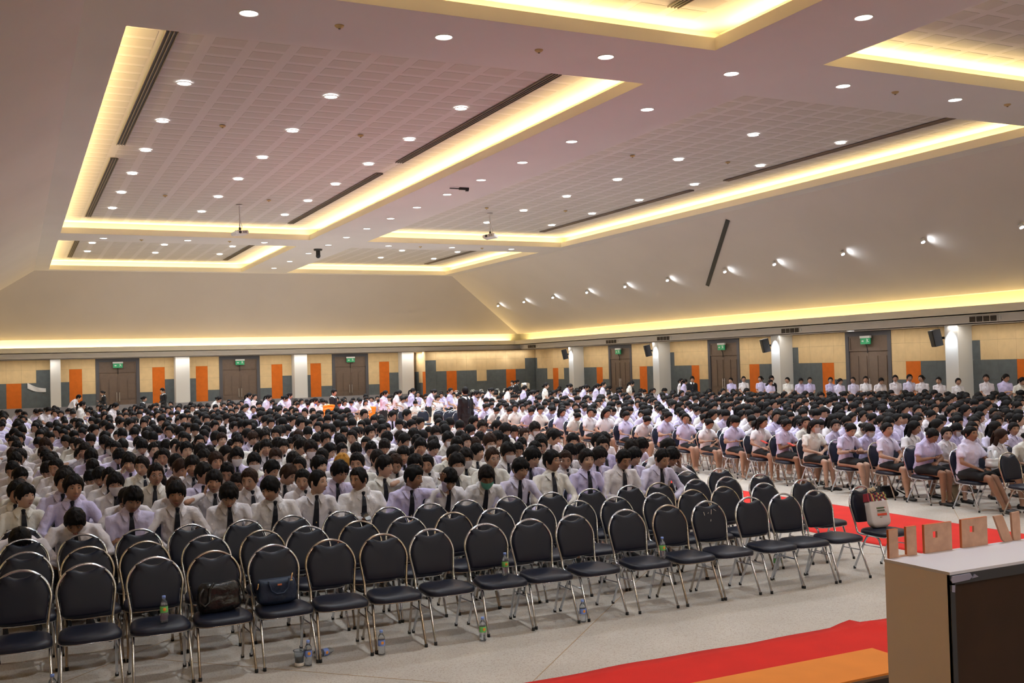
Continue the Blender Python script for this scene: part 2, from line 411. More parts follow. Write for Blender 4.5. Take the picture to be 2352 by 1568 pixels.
def panel(parent, plane, u0, u1, z0, z1, c):
    """one fabric panel on a wall; plane ('y',68) etc., u along the wall"""
    e = .0025
    if plane[0] == 'y': g = G().box(u0+e, u1-e, plane[1]-.01, plane[1]+TH, z0+e, z1-e)
    else:
        s = plane[2]; a, b = sorted((plane[1]-.01*s, plane[1]+TH*s)); g = G().box(a, b, u0+e, u1-e, z0+e, z1-e)
    obj('panel', g.mesh('panel', MT[c]), parent)
A, B, Cc, TOP = 2.86, 2.09, 1.32, 3.45
def column_of_panels(parent, plane, u0, u1, low, lowc, base):
    zs = [z for z in (TOP, A, B, Cc) if z >= low-.01]
    if abs(zs[-1]-low) > .01: zs.append(low)
    for k in range(len(zs)-1): panel(parent, plane, u0, u1, zs[k+1], zs[k], 'cream')
    lz = [z for z in (low, B, Cc, base) if z <= low+.001]
    lz = sorted(set(lz), reverse=True)
    if lowc == 'orange': lz = [low, base]
    for k in range(len(lz)-1): panel(parent, plane, u0, u1, lz[k+1], lz[k], lowc)
def plinth(name, plane, u0, u1, base):
    g = G()
    if plane[0] == 'y': g.box(u0, u1, plane[1]-.03, plane[1]+TH, 0, base-.04); g.box(u0, u1, plane[1]-.035, plane[1]+TH, base-.04, base)
    else:
        s = plane[2]; a, b = sorted((plane[1]-.03*s, plane[1]+TH*s)); g.box(a, b, u0, u1, 0, base-.04)
    obj(name, g.mesh(name, MT['plinth']), kind=S)
# back wall, doors at x 4.5..7.04, 11.9..14.5, 19.35..21.9
BB = .60; P = ('y', 68.0)
plinth('baseboard_back', P, XL, 25.3, BB)
for seq in [[(-6.0,-5.2,A,'grey'),(-5.2,-4.4,A,'orange'),(-4.4,-3.6,Cc,'grey'),(-3.6,-2.8,Cc,'grey'),(-2.8,-2,A,'orange'),(-2,-1.22,B,'grey'),(-1.22,-.44,B,'grey'),(-.44,.37,B,'orange'),(.37,1.18,B,'grey'),(1.18,1.95,A,'grey')],
            [(2.5,3.0,B,'grey'),(3.0,3.72,A,'orange'),(3.72,4.49,Cc,'grey')], [(7.04,7.8,Cc,'grey'),(7.8,8.54,A,'orange'),(8.54,9.1,B,'grey')],
            [(9.95,10.44,B,'grey'),(10.44,11.17,A,'orange'),(11.17,11.9,Cc,'grey')], [(14.5,15.26,Cc,'grey'),(15.26,15.98,A,'orange'),(15.98,16.6,B,'grey')],
            [(17.46,17.87,B,'grey'),(17.87,18.59,A,'orange'),(18.59,19.35,Cc,'grey')], [(21.9,22.69,Cc,'grey'),(22.69,23.41,A,'orange'),(23.41,24.1,B,'grey')]]:
    for (a, b, l, c) in seq: column_of_panels(wb, P, a, b, l, c, BB)
P = ('y', 66.4); plinth('baseboard_alcove', P, 25.5, XR, .45)
xj = [25.5+.765*i for i in range(12)]; xj[-1] = 33.98
for i, (l, c) in enumerate([(A,'grey'),(B,'grey'),(B,'orange'),(B,'grey'),(B,'grey'),(Cc,'grey'),(B,'grey'),(B,'grey'),(B,'orange'),(B,'grey'),(A,'grey')]):
    column_of_panels(wj, P, xj[i], xj[i+1], l, c, .45)
P = ('x', 25.5, 1)
for (a, b, l, c) in [(66.45,67.0,B,'orange'),(67.0,67.75,Cc,'grey'),(67.75,69.0,B,'grey'),(69.0,69.9,A,'grey')]: column_of_panels(ws, P, a, b, l, c, .45)
# right wall
RB = .48; P = ('x', XR, 1)
plinth('baseboard_right', P, YF, 66.4, RB)
def seqR(y, items):
    for (wd, l, c) in items:
        column_of_panels(wr, P, y-wd, y, l, c, RB); y -= wd
seqR(66.38, [(.28,A,'grey'),(.75,B,'grey'),(.77,B,'grey'),(.85,Cc,'grey'),(.79,B,'orange'),(.82,Cc,'grey'),(.8,B,'grey')])
DOORR = [(53.45, 56.15), (43.05, 45.75), (32.75, 35.45), (22.4, 25.1)]
seqR(60.3, [(.45,A,'grey'),(.45,A,'grey'),(.84,B,'grey'),(.84,B,'grey'),(.76,B,'orange'),(.8,Cc,'grey')])
seqR(53.45, [(.84,Cc,'grey'),(.8,B,'orange'),(.8,B,'grey'),(.8,B,'grey')])
seqR(50.2, [(.85,A,'grey'),(.4,A,'grey'),(.82,B,'grey'),(.82,B,'grey'),(.71,B,'orange'),(.85,Cc,'grey')])
seqR(43.05, [(.75,Cc,'grey'),(.79,B,'orange'),(.8,B,'grey'),(.8,B,'grey')])
seqR(39.8, [(.8,A,'grey'),(.4,A,'grey'),(.8,B,'grey'),(.8,B,'grey'),(.77,B,'orange'),(.78,Cc,'grey')])
seqR(32.75, [(.77,Cc,'grey'),(.79,B,'orange'),(.8,B,'grey'),(.8,B,'grey')])
seqR(29.4, [(.45,A,'grey'),(.72,A,'grey'),(.8,B,'grey'),(.81,B,'grey'),(.77,B,'orange'),(.75,Cc,'grey')])
seqR(22.4, [(.77,Cc,'grey'),(.79,B,'orange'),(.8,B,'grey'),(.8,B,'grey')])
# doors (double leaf, moulded panels, transom, grey frame)
nd = [0]
def ogee(x0, x1, z0, z1, n=8):
    """tall moulding with an S-curved head"""
    p = [(x0, z0), (x1, z0), (x1, z1)]
    for i in range(n+1):
        t = i/n; p.append((x1+(x0-x1)*t, z1-.20*(0.5-0.5*cos(pi*t))))
    return p
def door(plane, u0, u1, label_side):
    nd[0] += 1
    wd = u1-u0
    root = obj('door_%d' % nd[0], None, kind=S)
    if plane[0] == 'y': root.location = (u0, plane[1], 0)
    else: root.location = (plane[1], u1, 0); root.rotation_euler = (0, 0, -pi/2)
    fr = G().box(0, .2, -.04, .10, 0, 3.45).box(wd-.2, wd, -.04, .10, 0, 3.45).box(.2, wd-.2, -.04, .10, 3.25, 3.45)
    obj('door_frame', fr.mesh('door_frame', MT['dframe']), root)
    t = G().box(.2, wd-.2, .02, .08, 2.64, 3.25); t.box(.2, wd-.2, -.02, .08, 2.58, 2.64); t.box(.2, .28, -.01, .08, 2.64, 3.25); t.box(wd-.28, wd-.2, -.01, .08, 2.64, 3.25); t.box(.28, wd-.28, -.01, .08, 3.17, 3.25)
    obj('transom', t.mesh('transom', MT['door']), root)
    for s in (0, 1):
        a = .2+s*(wd-.4)/2+.005; b = a+(wd-.4)/2-.01
        leaf = obj('door_leaf', G().box(a, b, .02, .08, 0.01, 2.57).mesh('door_leaf', MT['door']), root)
        hw = (b-a-.26)/2
        for k in range(2):
            xa = a+.09+k*(hw+.08); pl = ogee(xa, xa+hw, .95, 2.36)
            obj('moulding', G().prism(pl, -.005, .03, None, 'y').mesh('moulding', MT['door']), leaf)
            obj('moulding', G().box(xa, xa+hw, -.005, .03, .25, .80).mesh('moulding', MT['door']), leaf)
        hx = b-.08 if s == 0 else a+.08
        obj('handle', G().tube([(hx, -.06, .82), (hx, -.06, 1.35)], .018, 8, None).tube([(hx, -.06, .9), (hx, .03, .9)], .01, 6).tube([(hx, -.06, 1.27), (hx, .03, 1.27)], .01, 6).mesh('handle', MT['steel']), leaf)
    return root
for (a, b) in [(4.49, 7.04), (11.9, 14.5), (19.35, 21.9)]: door(('y', 68.0), a, b, '')
for (a, b) in DOORR: door(('x', XR), a, b, '')
# exit signs
def man():
    g = G()
    g.tube([(-.02, 0, .085), (-.025, 0, .085)], .018, 8)
    for p in [[(-.015,0,.06),(.01,0,.01)], [(.01,0,.01),(-.03,0,-.02),(-.03,0,-.06)], [(.01,0,.01),(.045,0,-.03),(.075,0,-.03)], [(-.015,0,.055),(-.05,0,.03)], [(-.01,0,.055),(.03,0,.045),(.045,0,.07)]]:
        g.tube(p, .011, 6)
    return g.mesh('running_figure', MT['signwhite'])
MAN = man()
def arrow(): return G().prism([(-.09,.02),(-.02,.02),(-.02,.05),(.04,0),(-.02,-.05),(-.02,-.02),(-.09,-.02)], -.004, .004).mesh('arrow', MT['signwhite'])
ARR = arrow()
def exit_sign(loc, rz, label):
    r = thing('exit_sign', label, 'exit sign', loc, rz, 'exit signs over the double doors')
    obj('housing', G().box(-.30, .30, -.05, .05, .10, .20).mesh('housing', MT['white']), r)
    pn = obj('sign_panel', G().box(-.28, .28, -.03, .03, -.17, .10).mesh('sign_panel', MT['signgreen']), r)
    obj('running_figure', MAN, pn, (.14, -.036, -.03)); obj('arrow', ARR, pn, (-.11, -.036, -.03))
    obj('bracket', G().tube([(0, .0, -.17), (0, .08, -.3), (0, .09, -.55)], .02, 6).mesh('bracket', MT['black']), r)
for i, x in enumerate((5.77, 13.2, 20.62)): exit_sign((x, 67.86, 3.05), 0, 'green exit sign above the %s double door of the back wall' % ['left', 'middle', 'right'][i])
for i, (a, b) in enumerate(DOORR): exit_sign((XR-.14, (a+b)/2, 3.05), -pi/2, 'green exit sign above the %s double door of the side wall' % ['farthest', 'third nearest', 'second nearest', 'nearest'][i])
# columns
ncol = 0
for (x, y) in [(1.94, 67.2), (9.1, 67.2), (16.6, 67.2), (24.08, 67.2)]:
    obj('column', G().box(x, x+.85 if x > 2 else x+.56, y, 68.0, BB, 3.47).mesh('column', MT['white']), kind=S)
    obj('column_base', G().box(x-.02, x+.87 if x > 2 else x+.58, y-.02, 68.0, 0, BB).mesh('column_base', MT['plinth']), kind=S)
for y in (59.35, 49.35, 39.0, 28.6, 18.3, 8.0):
    obj('column', G().box(33.2, 34.05, y, y+.62, RB, 3.47).mesh('column', MT['white']), kind=S)
    obj('column_base', G().box(33.18, 34.05, y-.02, y+.64, 0, RB).mesh('column_base', MT['plinth']), kind=S)
    # recessed lamp in the soffit washing the column face
    d = bpy.data.lights.new('column_lamp', 'SPOT'); d.energy = 130; d.color = COOL; d.spot_size = R(70); d.spot_blend = .8; d.shadow_soft_size = .05
    o = bpy.data.objects.new('column_lamp', d); COL.objects.link(o); o.location = (32.98, y+.31, 3.44); o.rotation_euler = Vector((.16, 0, -1)).to_track_quat('-Z', 'Y').to_euler()
for i, x in enumerate((27.0, 28.6, 31.6, 32.9)):
    d = bpy.data.lights.new('wall_lamp', 'SPOT'); d.energy = 18; d.color = NEUT; d.spot_size = R(80); d.spot_blend = .8; d.shadow_soft_size = .05
    if i in (1, 2):
        o = bpy.data.objects.new('wall_lamp', d); COL.objects.link(o); o.location = (x, 65.9, 3.42); o.rotation_euler = Vector((0, .3, -1)).to_track_quat('-Z', 'Y').to_euler()
# lamps recessed under the side and back soffits, washing the walls
for y in range(6, 66, 5): area('soffit_lamp', (33.12, y+.9, 3.455), .12, 4.2, 26, NEUT, (0, 0, -1), 180)
for x in range(-4, 25, 4): area('soffit_lamp', (x+.7, 66.8, 3.455), 3.4, .12, 30, NEUT, (0, 0, -1), 180)
area('soffit_lamp', (25.15, 67.6, 3.4), .3, 1.2, 16, NEUT, (0, 0, -1), 180)  # added, unseen, to brighten the dark side wall past the last column
area('soffit_lamp', (29.6, 66.0, 3.455), 7.5, .1, 50, NEUT, (0, 0, -1), 180)
# ------------------------------------------------------------------ lamps in the ceiling
LENS = G().lathe([(.0001, -.006), (.14, -.008), (.15, 0)], None, 20).mesh('lens', MT['lens'], True)
BEZ = G().lathe([(.15, 0), (.155, -.016), (.17, -.014), (.175, 0)], None, 20).mesh('bezel', MT['bezel'], True)
def downlight(x, y, z, label, group, power=None):
    r = thing('ceiling_light', label, 'ceiling light', (x, y, z-.002), 0, group)
    obj('lens', LENS, r); obj('bezel', BEZ, r)
    d = bpy.data.lights.new('lamp', 'AREA'); d.shape = 'DISK'; d.size = .26; d.energy = power or DOWN_W; d.color = COOL; d.spread = R(125)
    o = bpy.data.objects.new('lamp', d); COL.objects.link(o); o.parent = r; o.location = (0, 0, -.02)
PX = [3.53, 6.9, 10.27]; PXR = [16.2, 19.55, 22.9]; PY = [23.8+3.77*i for i in range(6)]; PYF = [54.1, 57.8]
wh = {0: 'left', 1: 'middle', 2: 'right'}
for i, x in enumerate(PX):
    for j, y in enumerate(PY): downlight(x, y, ZC-.012, 'round white downlight, %s from the near end of the %s line in the left coffer' % (ordn(j), wh[i]), 'downlights in the large left coffer')
    for j, y in enumerate(PYF): downlight(x, y, ZC-.012, 'round white downlight in the farthest left coffer, %s line, %s' % (wh[i], ['near', 'far'][j]), 'downlights in the farthest coffers')
for i, x in enumerate(PXR):
    for j, y in enumerate(PY): downlight(x, y, ZC-.012, 'round white downlight, %s from the near end of the %s line in the right coffer' % (ordn(j), wh[i]), 'downlights in the large right coffer')
    for j, y in enumerate(PYF): downlight(x, y, ZC-.012, 'round white downlight in the farthest right coffer, %s line, %s' % (wh[i], ['near', 'far'][j]), 'downlights in the farthest coffers')
for j, y in enumerate([13.55, 17.3, 20.5, 24.2, 27.2, 30.2, 33.1, 36.1, 39.1, 42.2, 45.2, 48.2, 51.9, 55.9, 59.7]):
    downlight(13.68, y, ZB, 'round white downlight on the long middle beam, %s from the near end' % ordn(j), 'downlights on the long middle beam')
for j, x in enumerate([3.62, 7.13, 10.56, 16.7, 20.2, 23.7]): downlight(x, 17.22, ZB, 'round white downlight on the near cross beam, %s from the left' % ordn(j), 'downlights on the near cross beam')
for j, x in enumerate([3.58, 7.12, 10.55, 16.62, 19.98, 23.3]): downlight(x, 47.9, ZB, 'round white downlight on the far cross beam, %s from the left' % ordn(j), 'downlights on the far cross beam')
for j, (x, y) in enumerate([(x, y) for y in (-8, -2, 4.5, 10.5) for x in (3.53, 10.27, 19.55, 22.9)] ): 
    d = bpy.data.lights.new('lamp', 'AREA'); d.shape = 'DISK'; d.size = .26; d.energy = DOWN_W*.9; d.color = COOL; d.spread = R(125)
    o = bpy.data.objects.new('lamp', d); COL.objects.link(o); o.location = (x, y, ZC-.03)
downlight(33.0, 34.1, 3.468, 'single round downlight under the side soffit above a double door', 'downlights under the soffit', 12)
# wall-wash spots on the right slope
sl = Vector((FX1-VX1, 0, ZB-VZ)).normalized(); nrm = Vector((-(ZB-VZ), 0, -(VX1-FX1))).normalized()
for j, y in enumerate([62.5, 58.6, 54.7, 50.6, 46.55, 42.6, 38.0, 34.6, 30.55, 26.6, 22.6, 18.6]):
    base = Vector((29.35, y, 8.4-(29.35-26.3)*(3.8/6.2)))
    r = thing('spotlight', 'small white spotlight on the sloping right ceiling, %s from the far end' % ordn(j), 'spotlight', base, 0, 'spotlights on the sloping right ceiling')
    mt = G().tube([nrm*-.02, nrm*.09], .035, 10)
    obj('mount', mt.mesh('mount', MT['bezel'], True), r)
    hp = nrm*.12; ax = Vector((-.10, -.55, -.80)).normalized()
    hd = obj('lamp_head', G().tube([hp-ax*.07, hp+ax*.07], .075, 12, None, round_=False).mesh('lamp_head', MT['white'], True), r)
    obj('lens', G().tube([hp+ax*.068, hp+ax*.082], .072, 12, None, round_=False).mesh('lens', MT['spotlens'], True), hd)
    d = bpy.data.lights.new('lamp', 'SPOT'); d.energy = 17; d.color = (.85, .93, 1); d.spot_size = R(120); d.spot_blend = .9; d.shadow_soft_size = .04
    o = bpy.data.objects.new('lamp', d); COL.objects.link(o); o.parent = r; o.location = hp+ax*.11
    o.rotation_euler = (ax*.6-nrm*.75).to_track_quat('-Z', 'Y').to_euler()
# dark slot in the right slope
a = Vector((26.7, 34.3, 8.15)); b = Vector((30.25, 40.6, 5.98)); dv = (b-a).normalized(); sd = dv.cross(nrm).normalized()
q = [a+sd*.09, b+sd*.09, b-sd*.09, a-sd*.09]
g = G().add([p+nrm*.004 for p in q]+[p+nrm*.03 for p in q], [(0,1,2,3),(7,6,5,4),(0,4,5,1),(1,5,6,2),(2,6,7,3),(3,7,4,0)])
obj('slot_opening', g.mesh('slot_opening', MT['black']), label='long black slot cut diagonally into the sloping right ceiling', cat='air slot')
# smoke detectors
SM = G().lathe([(.0001, -.06), (.026, -.056), (.03, -.04), (.062, -.034), (.08, -.014), (.084, 0)], None, 14).mesh('detector_body', MT['smoke'], True)
SL = G().lathe([(.0001, -.063), (.02, -.064), (.022, -.055)], None, 10).mesh('detector_eye', MT['black'], True)
det = [(5.05, 27.6, ZC, 'near left part of the large left coffer'), (8.8, 27.5, ZC, 'near right part of the large left coffer'), (5.05, 39.1, ZC, 'far left part of the large left coffer'), (8.82, 39.1, ZC, 'far right part of the large left coffer'),
       (17.74, 27.5, ZC, 'near left part of the large right coffer'), (21.4, 27.4, ZC, 'near right part of the large right coffer'), (17.7, 38.6, ZC, 'far left part of the large right coffer'), (21.3, 38.4, ZC, 'far right part of the large right coffer'),
       (5.2, 17.3, ZB, 'near cross beam, first from the left'), (9.12, 17.3, ZB, 'near cross beam, second from the left'), (18.25, 17.2, ZB, 'near cross beam, third from the left'), (21.85, 17.1, ZB, 'near cross beam, fourth from the left'),
       (5.17, 48.1, ZB, 'far cross beam, first from the left'), (8.95, 47.8, ZB, 'far cross beam, second from the left'), (18.28, 47.9, ZB, 'far cross beam, third from the left'), (21.6, 47.8, ZB, 'far cross beam, fourth from the left')]
for (x, y, z, w_) in det:
    r = thing('smoke_detector', 'small yellowed smoke detector, '+w_, 'smoke detector', (x, y, z-(.012 if z > 8.5 else 0)), 0, 'smoke detectors')
    obj('detector_body', SM, r); obj('detector_eye', SL, r)
# projectors
def projector(x, y, z0, z1, rz, lab):
    r = thing('projector', lab, 'projector', (x, y, z1), rz, 'ceiling projectors')
    obj('pole', G().tube([(0, 0, .12), (0, 0, z0-z1-.02)], .022, 8).mesh('pole', MT['proj'], True), r)
    obj('ceiling_plate', G().lathe([(.0001, -.03), (.12, -.03), (.13, 0)], None, 14, (0, 0, z0-z1-.013)).mesh('ceiling_plate', MT['proj'], True), r)
    obj('bracket', G().box(-.16, .16, -.10, .10, .07, .10).box(-.03, .03, -.03, .03, .1, .22).mesh('bracket', MT['black']), r)
    gg = G().prism([(-.26,-.07),(-.28,-.03),(-.28,.03),(-.25,.07),(.25,.07),(.28,.03),(.28,-.03),(.26,-.07)], -.19, .19)
    b = obj('casing', gg.mesh('casing', MT['proj']), r); b.rotation_euler = (R(-8), R(-6), 0)
    obj('lens_ring', G().tube([(-.10, -.185, 0), (-.10, -.215, 0)], .055, 14, None, round_=False).mesh('lens_ring', MT['black'], True), b)
    for k in range(5): obj('vent_slot', G().box(.03+k*.035, .045+k*.035, -.195, -.188, -.04, .04).mesh('vent_slot', MT['dframe']), b)
    obj('cable', G().tube([(.04, .03, .1), (.12, .03, .25), (.04, .02, .5), (.02, .0, .75)], .012, 6).mesh('cable', MT['proj'], True), r)
projector(8.0, 40.58, ZC, 7.82, R(20), 'white projector hanging on a pole from the large left coffer')
projector(18.5, 40.06, ZC, 7.93, R(-50), 'white projector hanging on a pole from the large right coffer')
r = thing('security_camera', 'black dome camera hanging from the middle beam near the far coffers', 'camera', (13.66, 50.0, ZB))
obj('mount', G().lathe([(.0001, -.08), (.2, -.08), (.22, -.02), (.22, 0)], None, 14).mesh('mount', MT['black'], True), r)
obj('camera_body', G().tube([(0, 0, -.08), (0, 0, -.3)], .11, 12).mesh('camera_body', MT['black'], True), r)
obj('dome', G().ball((0, 0, -.34), .12).mesh('dome', MT['speaker'], True), r)
r = thing('ceiling_bracket', 'black folded bracket hanging from the middle of the long beam', 'bracket', (13.6, 31.7, ZB))
obj('arm', G().box(-.40, .05, -.02, .02, -.06, -.03).box(-.05, .28, -.05, .05, -.08, 0).mesh('arm', MT['black']), r)
obj('foot', G().box(.18, .27, -.04, .04, -.12, -.08).mesh('foot', MT['black']), r)
# grilles in the lower fascia of the right soffit
for j, y in enumerate([64.6, 53.9, 48.3, 37.8, 27.1]):
    r = thing('air_grille', 'dark four-cell air grille in the side soffit, %s from the far corner' % ordn(j), 'air vent', (32.83, y, 3.645), -pi/2, 'air grilles in the side soffit')
    w2 = .62
    obj('surround', G().box(-w2-.04, w2+.04, 0, .03, -.13, .13).mesh('surround', MT['bezel']), r)
    for k in range(4):
        x0 = -w2+.02+k*(w2*2/4)
        c = obj('grille_cell', G().box(x0, x0+w2/2-.04, -.008, .001, -.10, .10).mesh('grille_cell', MT['dark']), r)
        for s in range(3): obj('louvre', G().box(x0, x0+w2/2-.04, -.014, -.006, -.06+s*.055, -.045+s*.055).mesh('louvre', MT['slotrim']), c)
    obj('thermostat', G().box(w2+.09, w2+.17, -.02, .01, -.06, .06).mesh('thermostat', MT['white']), r)
# loudspeakers on the columns
for j, y in enumerate([59.98, 49.98, 39.6, 29.25]):
    r = thing('loudspeaker', 'black wall loudspeaker bracketed beside the %s white column of the side wall' % ['farthest', 'third nearest', 'second nearest', 'nearest'][j], 'loudspeaker', (33.1, y+.32, 3.0), R(-115), 'loudspeakers on the side wall columns')
    c = obj('cabinet', G().prism([(-.19, -.33), (.19, -.33), (.22, .33), (-.22, .33)], -.16, .16, None, 'y').mesh('cabinet', MT['speaker']), r); c.rotation_euler = (R(12), 0, 0)
    obj('grille', G().prism([(-.17, -.30), (.17, -.30), (.195, .30), (-.195, .30)], -.175, -.16, None, 'y').mesh('grille', MT['black']), c)
    obj('bracket', G().box(-.03, .03, .1, .42, -.05, .05).mesh('bracket', MT['black']), r)
    obj('hanger', G().tube([(0, .1, .3), (0, .1, .46)], .006, 5).mesh('hanger', MT['black']), r)
# ------------------------------------------------------------------ banquet chair
def lean_y(z): return -.105*(.91-z)/.44 if z < .91 else 0      # back leans: top y=0, seat level y=-.105
def hoop_half(z):
    if z > .685:
        t = min(1, (z-.685)/.215); return .217*sqrt(max(0, 1-t*t))
    return .217-.030*(.685-z)/.225
def hoop_path(n=22):
    p = []
    for k in range(n+1):
        a = pi*k/n; z = .685+.215*sin(a); x = -.217*cos(a); p.append((x, lean_y(z), z))
    return p
arc = hoop_path()
def lower(s):  # hoop down to the seat rail and forward
    q = [(s*hoop_half(z), lean_y(z), z) for z in (.62, .56, .50)]
    return q+[(s*.192, -.112, .44), (s*.194, -.128, .412), (s*.197, -.165, .400)]
hoop = lower(-1)[::-1]+arc+lower(1)
CH = {}
for key, mm in (('chrome', MT['chrome']), ('rust', MT['rust'])):
    CH['back_frame', key] = G().tube(hoop, .0115, 8).mesh('back_frame', mm, True)
    for s in (-1, 1):
        CH['front', s, key] = G().tube([(s*.197, -.165, .400), (s*.203, -.37, .396), (s*.205, -.415, .388), (s*.207, -.445, .365), (s*.209, -.462, .32), (s*.218, -.585, .012)], .0115, 8).mesh('leg', mm, True)
        CH['rear', s, key] = G().tube([(s*.195, -.30, .395), (s*.197, -.265, .378), (s*.199, -.24, .34), (s*.214, -.085, .012)], .0115, 8).mesh('leg', mm, True)
        CH['str', s, key] = G().tube([(s*.203, -.215, .285), (s*.211, -.474, .285)], .006, 6).mesh('stretcher', mm, True)
    CH['rim', key] = None
CH['foot'] = G().tube([(0, 0, .0), (0, 0, .028)], .0145, 8, None, round_=False).mesh('rubber_foot', MT['rubber'], True)
def pad_outline(n=14):
    o = []
    for k in range(n+1):      # left bottom up to right bottom
        a = R(-8)+(pi+R(16))*k/n
        pass
    zs = [.545, .58, .62, .66, .70, .74, .78, .81, .835]
    L = [(-(hoop_half(z)-.016), z) for z in zs]
    top = [(-.150, .856), (-.118, .868), (-.085, .866), (-.05, .850), (-.02, .843), (.02, .843), (.05, .850), (.085, .866), (.118, .868), (.150, .856)]
    Rr = [(-x, z) for x, z in L[::-1]]
    bot = [(.180, .522), (.15, .512), (.07, .508), (-.07, .508), (-.15, .512), (-.180, .522)]
    return L+top+Rr+bot
def pad_mesh():
    out = pad_outline(); n = len(out); cz = .69
    vs = []; fs = []
    def ring(s, th):
        for x, z in out:
            X = x*s; Z = cz+(z-cz)*s; vs.append((X, lean_y(Z)+th, Z))
    ring(1, 0.004); ring(.985, -.012); ring(.94, -.020); ring(.86, -.024)
    ring(.985, .014); ring(.9, .018); ring(.6, -.0255); ring(.3, -.026)
    for a, b in ((0, 1), (1, 2), (2, 3), (3, 6), (6, 7)):
        for i in range(n): j = (i+1) % n; fs.append((a*n+i, a*n+j, b*n+j, b*n+i))
    for a, b in ((0, 4), (4, 5)):
        for i in range(n): j = (i+1) % n; fs.append((a*n+j, a*n+i, b*n+i, b*n+j))
    vs.append((0, lean_y(cz)-.026, cz)); c = len(vs)-1
    for i in range(n): fs.append((7*n+i, 7*n+(i+1) % n, c))
    vs.append((0, lean_y(cz)+.018, cz)); c = len(vs)-1
    for i in range(n): fs.append((5*n+(i+1) % n, 5*n+i, c))
    return G().add(vs, fs).mesh('backrest', MT['vinyl'], True)
CH['pad'] = pad_mesh()
def seat_out(k=28, grow=0):
    o = []
    for i in range(k):
        a = 2*pi*i/k; c, s = cos(a), sin(a); e = .55
        x = math.copysign(abs(c)**e, c); y = math.copysign(abs(s)**e, s)
        hw = .222-.020*y                                      # y=+1 rear, narrower
        o.append((x*(hw+grow), -.335+y*(.225+grow)))
    return o
def seat_mesh():
    vs = []; fs = []; k = 28
    for sc_, z in [(.93, .396), (.99, .406), (1.0, .420), (.985, .438), (.93, .450), (.75, .458), (.4, .461)]:
        for x, y in seat_out(k): vs.append((x*sc_, -.335+(y+.335)*sc_, z-.006*max(0, (-y-.335)/.2)))
    for r in range(6):
        for i in range(k): j = (i+1) % k; fs.append((r*k+i, r*k+j, (r+1)*k+j, (r+1)*k+i))
    fs.append(tuple(range(k-1, -1, -1))); fs.append(tuple(6*k+i for i in range(k)))
    return G().add(vs, fs).mesh('seat', MT['vinyl'], True)
CH['seat'] = seat_mesh()
rimv = [(x*.97, -.335+(y+.335)*.97, .397) for x, y in seat_out(28)]
for key, mm in (('chrome', MT['chrome']), ('rust', MT['rust'])): CH['rim', key] = G().tube(rimv+[rimv[0]], .006, 6, None, round_=False).mesh('seat_rim', mm, True)
def make_chair(key, detail=True):
    t = thing('banquet_chair', 'x', 'chair')
    obj('seat', CH['seat'], t); obj('backrest', CH['pad'], t); obj('back_frame', CH['back_frame', key], t); obj('seat_rim', CH['rim', key], t)
    for s in (-1, 1):
        l = obj('leg', CH['front', s, key], t); l2 = obj('leg', CH['rear', s, key], t)
        if detail:
            obj('rubber_foot', CH['foot'], l, (s*.218, -.585, 0)); obj('rubber_foot', CH['foot'], l2, (s*.214, -.085, 0))
        obj('stretcher', CH['str', s, key], t)
    return t
proto = {(k, d): None for k in ('chrome', 'rust') for d in (True, False)}
def chair(x, y, rz, label, group, key='chrome', detail=True):
    if proto[key, detail] is None:
        c = make_chair(key, detail); proto[key, detail] = c
    else: c = copy_tree(proto[key, detail])
    c.location = (x, y, 0); c.rotation_euler = (0, 0, rz); c['label'] = label; c['group'] = group
    return c
XC = [.03, .525, 1.03, 1.525, 2.03, 2.5, 3.01, 3.5, 4.03, 4.5, 4.98, 5.54, 6.06, 6.58, 7.09, 7.6, 8.09, 8.68]
RY = [8.95, 9.84, 10.65, 11.52]+[11.52+.86*k for k in range(1, 25)]
rows_dat = {0: [.02,.49,1.01,1.48,1.98,2.48,2.97,3.43,3.98,4.46,4.94,5.54,6.06,6.56,7.11,7.58,8.04,8.71],
            1: [.06,.55,1.03,1.57,2.08,2.51,3.03,3.52,4.02,4.5,4.99,5.49,5.98,6.52,7.0,7.46,8.05,8.64],
            2: [.05,.56,1.07,1.55,2.07,2.56,3.09,3.61,4.09,4.53,5.06,5.6,6.13,6.66,7.09,7.65,8.12,8.66],
            3: [.03,.52,1.03,1.5,2.02,2.5,2.98,3.5,4.05,4.5,5.0,5.45,5.95,6.42,6.92,7.5,8.13,8.68]}
rust = {(0,3), (0,5), (0,12), (1,1), (1,2), (1,4), (1,8), (1,14), (1,15), (2,14), (0,6), (1,6)}
rn = random.Random(3)
rowname = ['front row', 'second row', 'third row', 'fourth row']
for r in range(3):
    for i, x in enumerate(rows_dat[r]):
        if r == 0 and i == 17: lab = 'navy vinyl banquet chair holding a plaid-topped paper bag, right end of the front row'
        elif r == 0 and i == 3: lab = 'empty-backed navy banquet chair carrying a black leather handbag in the front row'
        elif r == 0 and i == 4: lab = 'navy banquet chair carrying a navy blue handbag in the front row'
        else: lab = 'empty navy vinyl banquet chair, %s from the left in the %s' % (ordn(i), rowname[r])
        if r == 0 and i == 3: lab = 'navy banquet chair carrying a black leather handbag in the front row'
        chair(x, RY[r]+.01*sin(i*2.1+r), R(rn.uniform(-4, 4)), lab, 'banquet chairs left of the red aisle carpet', 'rust' if (r, i) in rust else 'chrome')
scr = [c for c in scn.objects if c.get('label') == 'empty navy vinyl banquet chair, fourteenth from the left in the front row'][0]
g = G()
for (x, z, dx, dz) in [(-.07, .80, .006, -.035), (.02, .77, .012, .05), (.06, .82, .03, -.02), (.0, .70, .008, .02), (-.02, .78, .01, .012)]:
    q = [(x, z), (x+.006, z), (x+dx+.005, z+dz), (x+dx, z+dz)]; g.add([(a, lean_y(b)-.0285, b) for a, b in q], [(0, 1, 2, 3)])
